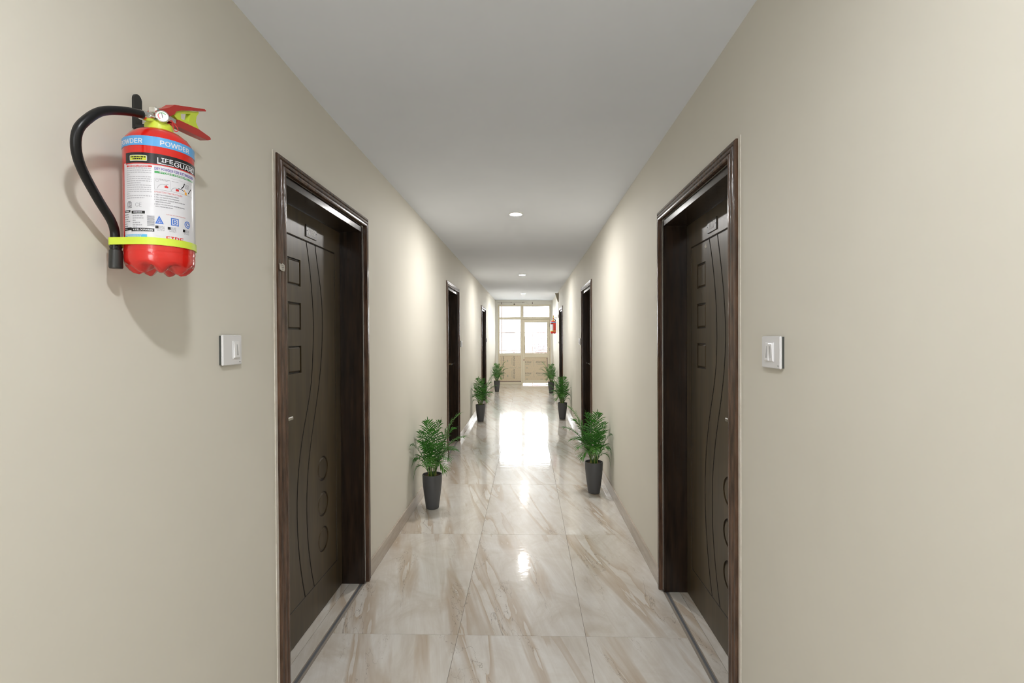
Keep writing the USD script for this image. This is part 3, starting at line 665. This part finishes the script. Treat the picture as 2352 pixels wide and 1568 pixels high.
        put('picture_cylinder', w(cat_(patch(0.0085, 0.0152, zz(1.7285), zz(1.7325), 0.0002, 0.001), patch(0.0105, 0.0132, zz(1.7320), zz(1.7340), 0.0002), patch(0.0300, 0.0362, zz(1.7262), zz(1.7310), 0.0002, 0.001)), 0.0004), 'label_red', lab, smooth=False)
        put('picture_flame', w(ext(Polygon([(0.0480, zz(1.7345)), (0.0515, zz(1.7310)), (0.0520, zz(1.7290)), (0.0560, zz(1.7292)), (0.0545, zz(1.7260)), (0.0572, zz(1.7238)), (0.0530, zz(1.7228)), (0.0500, zz(1.7240)), (0.0505, zz(1.7290)), (0.0478, zz(1.7320))]).buffer(0), 0.0002), 0.0004), 'label_orange', lab, smooth=False)
        put('picture_arm', w(ext(unary_union([LineString([(0.0492, zz(1.7470)), (0.0478, zz(1.7415)), (0.0425, zz(1.7352))]).buffer(0.0010), LineString([(0.0355, zz(1.7330)), (0.0425, zz(1.7325)), (0.0480, zz(1.7300))]).buffer(0.0006), LineString([(0.060, zz(1.7280)), (0.069, zz(1.7400))]).buffer(0.0009)]), 0.0002), 0.0004), 'label_black', lab, smooth=False)
        put('picture_text', w(cat_(greek(-0.001, 0.018, zz(1.7455), 0.0011), greek(0.001, 0.014, zz(1.7435), 0.0011), greek(0.022, 0.036, zz(1.7458), 0.0011), [x for q in range(6) for x in greek(0.0505, 0.0615, zz(1.7465 - 0.0018 * q), 0.0011)]), 0.0004), 'label_print_pale', lab, kind='stuff', smooth=False)
        # marks: standard mark box and CE
        mk = sbox(-0.0668, zz(1.6835), -0.0555, zz(1.6935))
        put('standard_mark', w(cat_(ext(mk.difference(mk.buffer(-0.0012)), 0.0002), tx_('S', -0.0640, zz(1.6850), 0.0066, 0.0058, True), patch(-0.0645, -0.0575, zz(1.6942), zz(1.6956)), patch(-0.0675, -0.0550, zz(1.6812), zz(1.6822))), 0.0004), 'label_print', lab, smooth=False)
        put('ce_mark', w(tx_('CE', -0.0463, zz(1.6836), 0.0082, 0.0128), 0.0004), 'label_print_pale', lab, label='grey CE mark', smooth=False)
        # maker's data: black boxes, list, barcode
        bb = [patch(-0.0770, -0.0588, zz(1.6716), zz(1.6765)), patch(-0.0555, -0.0271, zz(1.6688), zz(1.6744)), patch(-0.0772, -0.0560, zz(1.6333), zz(1.6392)), patch(-0.0562, -0.0103, zz(1.6308), zz(1.6378))]
        put('data_boxes', w(cat_(bb), 0.0004), 'label_black', lab, smooth=False)
        put('data_lettering', w(cat_(tx_('4 KILOGRAMS', -0.0520, zz(1.6325), 0.0036, 0.039, True), greek(-0.0505, -0.0325, zz(1.6716), 0.0024), greek(-0.0745, -0.062, zz(1.674), 0.0014), greek(-0.0755, -0.066, zz(1.6362), 0.0012)), 0.0008), 'label_white', lab, smooth=False)
        D_ = []
        for i in range(6):
            D_ += greek(-0.0770, -0.0600, zz(1.6670 - 0.0049 * i), 0.0016, (.8, .8, .75, 1, .5, .6)[i])
        put('data_list', w(cat_(D_), 0.0004), 'label_print', lab, kind='stuff', smooth=False)
        E_ = []
        for i in range(6):
            E_ += greek(-0.0530, -0.0300, zz(1.6640 - 0.0049 * i), 0.0024, (1, 1, .3, .7, .9, .4)[i])
        put('data_values', w(cat_(E_), 0.0004), 'label_print_pale', lab, kind='stuff', smooth=False)
        B_, z = [], 1.6425
        for wd in r0.uniform(0.0006, 0.0022, 14):
            B_.append(patch(-0.0232, -0.0098, zz(z), zz(z + wd * 0.62))); z += wd * 0.62 + 0.0008
        put('barcode', w(cat_(B_), 0.0004), 'label_print', lab, smooth=False)
        # fire classes A, B, C
        tri = Polygon([(-0.0088, zz(1.6488)), (0.0066, zz(1.6488)), (-0.0015, zz(1.6668))])
        sq = sbox(0.0196, zz(1.6487), 0.0352, zz(1.6651)); ci = Point(0.0566, zz(1.6566)).buffer(0.0078, 16)
        put('class_sign', w(ext(unary_union([tri.difference(tri.buffer(-0.0023)), sq.difference(sq.buffer(-0.0020)), ci.difference(ci.buffer(-0.0019))]), 0.0002), 0.0004), 'label_signblue', lab, smooth=False)
        put('class_letters', w(cat_(tx_('A', -0.0047, zz(1.6505), 0.0082, 0.0070, True), tx_('B', 0.0235, zz(1.6520), 0.0096, 0.0082, True), tx_('C', 0.0530, zz(1.6530), 0.0078, 0.0074, True)), 0.0004), 'label_signblue', lab, label='blue letters A B C of the fire classes', smooth=False)
        c_, g_ = [], []
        for s in (-0.0085, 0.0135, 0.0445):
            c_.append(patch(s, s + 0.0055, zz(1.6385), zz(1.6445)))
            for i in range(5): g_ += greek(s + 0.0062, s + 0.0165, zz(1.6440 - 0.0014 * i), 0.0009)
            g_ += greek(s + 0.002, s + 0.0165, zz(1.6362), 0.001) + greek(s + 0.003, s + 0.016, zz(1.6346), 0.001)
        put('class_icons', w(cat_(c_), 0.0004), 'label_black', lab, smooth=False)
        put('class_notes', w(cat_(g_), 0.0004), 'label_print_pale', lab, kind='stuff', smooth=False)
        put('notice_bar', w(patch(-0.0770, -0.0236, zz(1.6155), zz(1.6245)), 0.0004), 'label_cyan', lab, smooth=False)
        put('notice_print', w(cat_(greek(-0.074, -0.032, zz(1.6225), 0.0012), greek(-0.068, -0.035, zz(1.6203), 0.0012)), 0.0008), 'label_white', lab, smooth=False)
        put('fire_lettering', w(tx_('FIRE', 0.0108, zz(1.6140), 0.0094, 0.0345, True), 0.0004), 'label_red', lab, label='red lettering reading FIRE', smooth=False)
    # head
    put('neck_collar', lathe([(0.0, 0.323), (0.0275, 0.3235), (0.0275, 0.339), (0.0245, 0.343), (0.0, 0.343)], 36), 'fluo_yellow')
    put('valve', cat_(lathe([(0.0, 0.342), (0.015, 0.342), (0.015, 0.350), (0.011, 0.354), (0.011, 0.372), (0.0, 0.373)], 24), xf(bx((-0.010, -0.022, 0.360), (0.010, 0.045, 0.375), 0.003), S)), 'chrome')
    def plate(pts, th, hole=None, bev=0.0):
        p = Polygon([(y, z - Z0) for y, z in pts]).buffer(0.0018).buffer(-0.0018)
        p = p.buffer(-0.002).buffer(0.002, 3)
        if hole: p = p.difference(Polygon([(y, z - Z0) for y, z in hole]))
        return xf(ext(p, th, YZ, (-th / 2, 0, 0)), S)
    up = [(-0.0224, 1.9084), (-0.0082, 1.9182), (0.0224, 1.9363), (0.0365, 1.9489), (0.1475, 1.989), (0.1599, 1.9879), (0.1292, 1.9768), (0.1174, 1.9714), (0.0613, 1.947), (0.0427, 1.9359), (0.0374, 1.9271), (0.0096, 1.9059), (-0.0049, 1.9004), (-0.0167, 1.9022)]
    lv = put('upper_lever', cat_(plate(up, 0.020)), 'red_lever', smooth=False)
    put('rivet', xf(xf(trimesh.creation.cylinder(0.0045, 0.025, sections=16), YZ, (0, 0.003, 1.911 - Z0)), S), 'chrome', lv)
    put('trigger_guard', plate([(0.0427, 1.9359), (0.0613, 1.947), (0.1337, 1.9762), (0.1216, 1.9586), (0.1184, 1.9436), (0.1344, 1.9258), (0.1225, 1.9268), (0.0555, 1.9204), (0.0413, 1.9252)], 0.012, [(0.0638, 1.9407), (0.0985, 1.9552), (0.0925, 1.9325), (0.065, 1.9282)]), 'fluo_yellow', smooth=False)
    put('carrying_handle', plate([(0.020, 1.8995), (0.0422, 1.9065), (0.0503, 1.9199), (0.1226, 1.9278), (0.1683, 1.9255), (0.173, 1.9213), (0.1587, 1.9136), (0.1164, 1.9087), (0.0553, 1.9036), (0.025, 1.895)], 0.020), 'red_lever', smooth=False)
    # gauge facing the viewer
    gd = np.array([math.cos(phi0), math.sin(phi0), 0.0]); side_ = np.array([-gd[1], gd[0], 0]); upv = np.array([0, 0, 1.0])
    G = np.c_[side_, upv, gd]
    gpos = np.array([0, 0.0, 0.3515]) + gd * 0.031 + side_ * 0.006
    gg = put('gauge', xf(lathe([(0, -0.024), (0.005, -0.024), (0.005, -0.012), (0.008, -0.010), (0.013, -0.004), (0.013, 0.003), (0.0115, 0.004), (0.0115, 0.002), (0, 0.002)], 32), G, gpos), 'chrome')
    put('gauge_face', xf(lathe([(0, 0.0021), (0.0112, 0.0021), (0.0112, 0.0026), (0, 0.0026)], 28), G, gpos), 'gauge_white', gg)
    tt = np.radians(np.linspace(40, 140, 12))
    put('gauge_arc', xf(ext(LineString(np.c_[0.0075 * np.cos(tt), 0.0075 * np.sin(tt)]).buffer(0.0010), 0.0003), G, gpos + gd * 0.0026), 'label_green', gg, smooth=False)
    tt = np.radians(np.linspace(150, 235, 12))
    put('gauge_arc', xf(ext(LineString(np.c_[0.0075 * np.cos(tt), 0.0075 * np.sin(tt)]).buffer(0.0009), 0.0003), G, gpos + gd * 0.0026), 'label_red', gg, smooth=False)
    put('gauge_needle', xf(ext(LineString([(0.0005, -0.003), (-0.001, 0.0075)]).buffer(0.0006), 0.0004), G, gpos + gd * 0.0028), 'label_black', gg, smooth=False)
    sp = lambda a, b, z: gd * a + side_ * b + upv * z
    put('safety_seal', tube(spline([sp(0.012, 0.020, 0.352), sp(0.020, 0.026, 0.340), sp(0.022, 0.031, 0.327), sp(0.020, 0.034, 0.329), sp(0.014, 0.030, 0.345), sp(0.010, 0.024, 0.355)], 24), 0.0009, 6), 'label_red', label='thin red safety seal wire')
    # hose with ferrule and nozzle
    hp = np.array(hose_pts, float)
    hs = put('hose', tube(spline(hp, 70), 0.0088, 16), 'black_rubber', smooth=60)
    d0 = hp[0] - hp[1]; d0 /= np.linalg.norm(d0)
    put('ferrule', tube([hp[0] - d0 * 0.012, hp[0] + d0 * 0.004, hp[0] + d0 * 0.022], [0.0102, 0.0105, 0.0095], 18), 'chrome', hs)
    nz = np.array(nozzle_at)
    zr = np.array([0.062, 0.056, 0.0555, 0.052, 0.0515, 0.048, 0.0475, 0.044, 0.0435, 0.040, 0.039, 0.003, 0.0])
    rr = np.array([0.0095, 0.0102, 0.0112, 0.0112, 0.0104, 0.0104, 0.0113, 0.0113, 0.0105, 0.0105, 0.0122, 0.0128, 0.0118])
    put('nozzle', tube(np.c_[np.full(13, nz[0]), np.full(13, nz[1]), nz[2] + zr], rr, 24), 'black_plastic', hs)
    put('nozzle_ring', tube([(nz[0], nz[1], nz[2] + 0.061), (nz[0], nz[1], nz[2] + 0.066)], 0.0098, 20), 'label_white', hs)
    # strap round body and hose
    hz = hp[np.argmin(np.abs(hp[:, 2] - 0.068))]
    o = unary_union([Point(0, 0).buffer(R + 0.0004, 48), Point(hz[0], hz[1]).buffer(0.0094, 16)]).convex_hull
    put('strap', ext(o.buffer(0.0022).difference(o), 0.0155, None, (0, 0, 0.0588)), 'fluo_yellow', smooth=40, label='fluorescent yellow strap holding the hose to the body')
    return t

CX, CY = -0.836, 1.116
hose = [(-0.041, 1.8891), (-0.0808, 1.8797), (-0.1209, 1.8647), (-0.1584, 1.8449), (-0.1878, 1.8168), (-0.2048, 1.7936), (-0.2115, 1.7663), (-0.2079, 1.7388), (-0.196, 1.7142), (-0.1783, 1.6899), (-0.154, 1.6603), (-0.1348, 1.6382), (-0.126, 1.6173), (-0.1253, 1.6015), (-0.124, 1.575)]
hp = []
for i, (a, z) in enumerate(hose):
    dx = -0.058 * min(1.0, i / 12.0) ** 1.4
    k = (CX + dx) / CX
    hp.append((dx, (CY + a) * k - CY, 1.3994 + (z - 1.3994) * k - 1.544))
nzl = (hp[-1][0], hp[-1][1], hp[-1][2] - 0.034)
extinguisher('fire_extinguisher', 'large red powder fire extinguisher with black hose, hung on the left wall', (CX, CY, 1.544), math.atan2(-CY, -CX), 1, True, hp, nzl)
fx, fy = 0.645, 12.42
fh = [(0.012, 0.030, 0.352), (0.035, 0.058, 0.362), (0.056, 0.09, 0.345), (0.062, 0.108, 0.30), (0.060, 0.103, 0.22), (0.055, 0.090, 0.14), (0.050, 0.082, 0.085), (0.048, 0.079, 0.068), (0.048, 0.079, 0.040)]
extinguisher('fire_extinguisher', 'small distant red fire extinguisher hung on the right wall near the end door', (fx, fy, 1.478), math.atan2(-fy, -fx) - math.radians(20), -1, False, fh, (0.048, 0.079, 0.006), turn=math.radians(-72))

def bracket(name, label, W, y, z, sgn, reach):
    t = thing(name, label, 'wall bracket', (W, y, z))
    th = np.linspace(0, np.pi, 12)
    pl = Polygon([(-0.012, -0.040)] + [(0.012, -0.040)] + [(0.012 * math.cos(a), 0.030 + 0.014 * math.sin(a)) for a in th])
    obj('hook_plate', xf(ext(pl, 0.006, YZ, (0, 0, 0)), np.diag([sgn, 1.0, 1])), 'black_plastic', t)
    obj('arm', xf(bx((0.004, -0.011, -0.040), (reach, 0.011, -0.030), 0.002), np.diag([sgn, 1.0, 1])), 'black_plastic', t)
bracket('extinguisher_bracket', 'black wall hook carrying the large extinguisher by its neck', -WL, 1.168, 1.938, 1.0, 0.062)
bracket('extinguisher_bracket', 'small dark wall hook carrying the far extinguisher', WR, 12.42, 1.905, -1.0, 0.062)

# small fittings on the far right wall
sd = thing('wall_sounder', 'small beige tapered sounder high on the far right wall', 'alarm sounder', (WR, 11.72, 2.32))
obj('horn', trimesh.convex.convex_hull(np.array([(-0.002, -0.055, 0.10), (-0.002, 0.055, 0.10), (-0.085, -0.045, 0.10), (-0.085, 0.045, 0.10), (-0.002, -0.03, -0.10), (-0.002, 0.03, -0.10), (-0.022, -0.02, -0.10), (-0.022, 0.02, -0.10)])), 'sounder_beige', sd, smooth=False)
obj('mounting_plate', bx((-0.006, -0.065, -0.115), (0.0, 0.065, 0.115), 0.002), 'conduit', sd, smooth=False)
jb = thing('junction_box', 'small grey junction box beside the far extinguisher', 'junction box', (WR, 11.50, 1.875))
obj('box', bx((-0.030, -0.035, -0.035), (0, 0.035, 0.035), 0.003), 'conduit', jb, smooth=False)
obj('lid', bx((-0.034, -0.031, -0.031), (-0.029, 0.031, 0.031), 0.002), 'trim_white', jb, smooth=False)
cb = thing('wall_cable', 'thin grey cable running down the far right wall from the sounder', 'cable', (WR, 0, 0))
obj('upper_run', tube([(-0.008, 11.66, 2.21), (-0.008, 11.58, 2.05), (-0.008, 11.52, 1.91)], 0.004, 8), 'conduit', cb)
obj('lower_run', tube(spline([(-0.008, 11.50, 1.84), (-0.008, 11.48, 1.6), (-0.008, 11.47, 1.40), (-0.008, 11.45, 1.29)], 12), 0.004, 8), 'conduit', cb)
obj('plug', bx((-0.026, 11.435, 1.25), (0, 11.465, 1.29), 0.003), 'conduit', cb, smooth=False)

# ------------------------------------------------------------------ potted palms
def leaf_blade(base, d, up, L, wd, droop):
    """one leaflet: a folded, tapering, drooping blade"""
    d = d / np.linalg.norm(d); side = np.cross(d, up); side /= np.linalg.norm(side); nrm = np.cross(side, d)
    v = []; ks = (0.0, 0.22, 0.5, 0.78, 1.0); wk = (0.30, 0.95, 1.0, 0.62, 0.0)
    for t, w in zip(ks, wk):
        c = base + d * L * t - np.array([0, 0, 1.0]) * droop * L * t * t
        for s in (-1, 0, 1):
            v.append(c + side * s * w * wd / 2 + nrm * (0.18 * wd * w * abs(s)))
    f = []
    for i in range(4):
        for s in range(2):
            a = i * 3 + s; f += [(a, a + 1, a + 4), (a, a + 4, a + 3)]
    return np.array(v), np.array(f)
def frond(tip, ctrl, base, npair, L0, r, start=0.22, wd=0.0092):
    P0, P1, P2 = map(np.array, (base, ctrl, tip))
    B = lambda t: (1 - t) ** 2 * P0 + 2 * t * (1 - t) * P1 + t * t * P2
    dB = lambda t: 2 * (1 - t) * (P1 - P0) + 2 * t * (P2 - P1)
    vs, fs, k = [], [], 0
    tb = tube([B(t) for t in np.linspace(0, 1, 12)], np.linspace(0.0024, 0.0007, 12), 5)
    vs.append(tb.vertices); fs.append(tb.faces); k = len(tb.vertices)
    for i in range(npair):
        t = start + (1 - start) * i / (npair - 1)
        d = dB(t); d /= np.linalg.norm(d)
        sd = np.cross(d, [0, 0, 1.0]); 
        if np.linalg.norm(sd) < 0.15: sd = np.cross(d, [0, 1.0, 0.2])
        sd /= np.linalg.norm(sd); up = np.cross(sd, d)
        env = math.sin(math.pi * (0.16 + 0.78 * (t - start) / (1 - start))) ** 0.7
        for s in (-1, 1):
            a = math.radians(58 - 26 * t + r.uniform(-6, 6))
            dirn = d * math.cos(a) + s * sd * math.sin(a) + up * (0.22 + r.uniform(-0.08, 0.08))
            v, f = leaf_blade(B(t), dirn, up, L0 * env * r.uniform(0.88, 1.08), wd * r.uniform(0.85, 1.1), 0.30 + r.uniform(0, 0.18))
            vs.append(v); fs.append(f + k); k += len(v)
    v, f = leaf_blade(P2 - dB(1.0) * 0.02, dB(1.0), np.array([0, 0.2, 1.0]), L0 * 0.5, wd * 0.8, 0.3)
    vs.append(v); fs.append(f + k)
    return np.vstack(vs), np.vstack(fs)
FR = [  # tip (x, y, z above the rim), depth to the viewer is -y
    (-0.030, -0.02, 0.440), (0.215, 0.03, 0.490), (0.262, -0.06, 0.325), (-0.215, -0.10, 0.285), (-0.185, -0.08, 0.130), (-0.178, -0.05, 0.020), (0.115, -0.10, 0.075), (0.185, 0.02, 0.205),
    (0.055, 0.06, 0.425), (-0.125, 0.05, 0.340), (0.160, 0.10, 0.365), (0.005, -0.20, 0.150), (-0.06, -0.14, 0.300), (0.075, -0.15, 0.290), (-0.10, 0.16, 0.200), (0.12, 0.17, 0.190), (0.02, -0.12, 0.390), (-0.10, -0.17, 0.17), (0.15, -0.13, 0.17)]
def palm(mir, label, loc, group):
    r = np.random.default_rng(11)
    t = thing('potted_palm', label, 'potted plant', loc, group='potted palms along the corridor walls')
    HP = 0.280
    obj('pot', lathe([(0.0, 0.001), (0.048, 0.001), (0.0525, 0.006), (0.0615, 0.07), (0.0720, 0.150), (0.0785, 0.220), (0.0805, HP - 0.004), (0.0795, HP), (0.0745, HP), (0.0735, HP - 0.004), (0.0725, HP - 0.03), (0.0, HP - 0.03)], 56), 'pot_grey', t, smooth=50, label='tapered matt dark grey pot')
    g = lathe([(0.0, HP - 0.015), (0.03, HP - 0.014), (0.055, HP - 0.017), (0.0725, HP - 0.020), (0.072, HP - 0.028), (0.0, HP - 0.028)], 40)
    gv = g.vertices.copy(); gv[:, 2] += 0.006 * (meshkit.noise(gv * 90) - 0.5); g = trimesh.Trimesh(gv, g.faces, process=False)
    obj('soil', g, 'soil', t, smooth=False)
    S = np.diag([mir, 1.0, 1.0])
    for i in range(6):
        a = i * 1.05 + 0.4; b = np.array([0.030 * math.cos(a), 0.028 * math.sin(a), HP - 0.025])
        obj('cane', xf(tube([b, b * [1.1, 1.1, 1] + [0, 0, 0.05], b * [1.25, 1.25, 1] + [0.003, 0, 0.10]], [0.0042, 0.0036, 0.0026], 8), S), 'cane', t)
    for i, tip in enumerate(FR):
        tip = np.array(tip) + [0, 0, HP - 0.01]
        a = math.atan2(tip[1], tip[0]); b = np.array([0.022 * math.cos(a), 0.022 * math.sin(a), HP - 0.02])
        rise = tip[2] - b[2]
        c = b + (tip - b) * [0.30, 0.30, 0] + [0, 0, 0.72 * rise + 0.14 * (1 - min(1, rise / 0.45)) + 0.02]
        Ln = np.linalg.norm(tip - b)
        v, f = frond(tip, c, b, int(9 + 15 * Ln), 0.095 + 0.13 * Ln, r)
        # fronds bend along the wall beside the pot instead of growing into it
        ex = np.maximum(-v[:, 0] - 0.075, 0); v[:, 0] = np.where(ex > 0, -0.075 - 0.058 * np.tanh(ex / 0.058), v[:, 0]); v[:, 1] -= 0.9 * np.maximum(ex - (-v[:, 0] - 0.075), 0) * (ex > 0)
        m = xf(trimesh.Trimesh(v, f, process=False), S)
        obj('frond', m, 'palm_pale' if i in (1, 5, 6, 11) else 'palm_green', t, smooth=False)
    return t
pl_ = palm(1.0, 'potted palm in a grey pot by the left wall, nearest on the left', (-0.785, 4.066, 0), None)
pr_ = palm(-1.0, 'potted palm in a grey pot by the right wall, nearest on the right', (0.592, 4.489, 0), None)
copy(pl_, 'potted_palm', 'potted palm by the left wall, second on the left', (-0.785, 8.292, 0))
copy(pr_, 'potted_palm', 'potted palm by the right wall, second on the right', (0.592, 8.513, 0))
copy(pl_, 'potted_palm', 'smallest potted palm on the left, next to the glazed end unit', (-0.785, 12.81, 0))
copy(pr_, 'potted_palm', 'smallest potted palm on the right, under the far extinguisher', (0.592, 12.49, 0))

# ------------------------------------------------------------------ outside the end door
obj('yard', cat_(bx((-30, YE + 0.22, -0.12), (30, 60, -0.004)), bx((-30, -40, -0.12), (30, YB - 0.2, -0.004))), 'yard_concrete', label='pale concrete yard outside the end door', cat='yard', kind='structure', smooth=False)
gl = thing('window_grille', 'thin metal safety grille just outside the end glazing', 'grille', (0, YE + 0.30, 0))
k = (YE + 0.30) / YE
for x, m, w in ((-0.749, 'grille_brown', 0.012), (0.156, 'grille_brown', 0.010)):
    obj('upright', bx((x * k - w, -0.008, -0.003), (x * k + w, 0.008, 2.60), 0.002), m, gl, smooth=False)
for z, h in ((1.535, 0.008), (1.004, 0.009), (0.930, 0.008)):
    obj('bar', bx((-1.10, -0.006, z - h), (0.95, 0.006, z + h), 0.002), 'grille_brown', gl, smooth=False)
for x in (-0.660, 0.565):
    obj('short_bar', bx((x - 0.005, -0.005, 0.93), (x + 0.005, 0.005, 1.004), 0.001), 'grille_brown', gl, smooth=False)
bw = thing('boundary_wall', 'low white rendered boundary wall across the yard', 'wall', (0, 30, 0))
obj('wall_face', bx((-25, 0, -0.05), (25, 0.2, 1.05), 0.01), 'render_white', bw, smooth=False)
obj('coping', bx((-25, -0.05, 1.05), (25, 0.25, 1.12), 0.01), 'render_white', bw, smooth=False)
bu = thing('flowering_bush', 'pale pink flowering bush beyond the end door glass', 'bush', (0.42, 20.0, -0.004))
r = np.random.default_rng(5)
stems = []
for i in range(16):
    a = r.uniform(0, 2 * np.pi); rad = r.uniform(0.3, 0.95)
    stems.append(tube(spline([(0, 0, 0), (0.25 * rad * math.cos(a), 0.25 * rad * math.sin(a), 0.5), (rad * math.cos(a), 0.7 * rad * math.sin(a), r.uniform(0.9, 1.4))], 8), np.linspace(0.02, 0.005, 8), 6))
obj('branch', cat_(stems), 'branch', bu)
n = 9000
u = r.standard_normal((n, 3)); u /= np.linalg.norm(u, axis=1, keepdims=True)
c = u * (r.uniform(0.35, 1, n) ** 0.4)[:, None] * [1.15, 0.8, 0.85] + [0, 0, 0.78]
c = c[(c[:, 2] > 0.05)]; n = len(c)
c *= (1 + 0.12 * (meshkit.noise(c * 3.5) - 0.5))[:, None]
e1 = r.standard_normal((n, 3)); e1 /= np.linalg.norm(e1, axis=1, keepdims=True)
e2 = np.cross(e1, r.standard_normal((n, 3))); e2 /= np.linalg.norm(e2, axis=1, keepdims=True)
s = r.uniform(0.025, 0.05, n)[:, None]
v = np.stack([c - e1 * s, c + e2 * s * 0.6, c + e1 * s, c - e2 * s * 0.6], 1).reshape(-1, 3)
q = np.arange(n)[:, None] * 4
obj('foliage', trimesh.Trimesh(v, np.vstack([q + [0, 1, 2], q + [0, 2, 3]]), process=False), 'bract_pink', bu, kind='stuff', smooth=False)
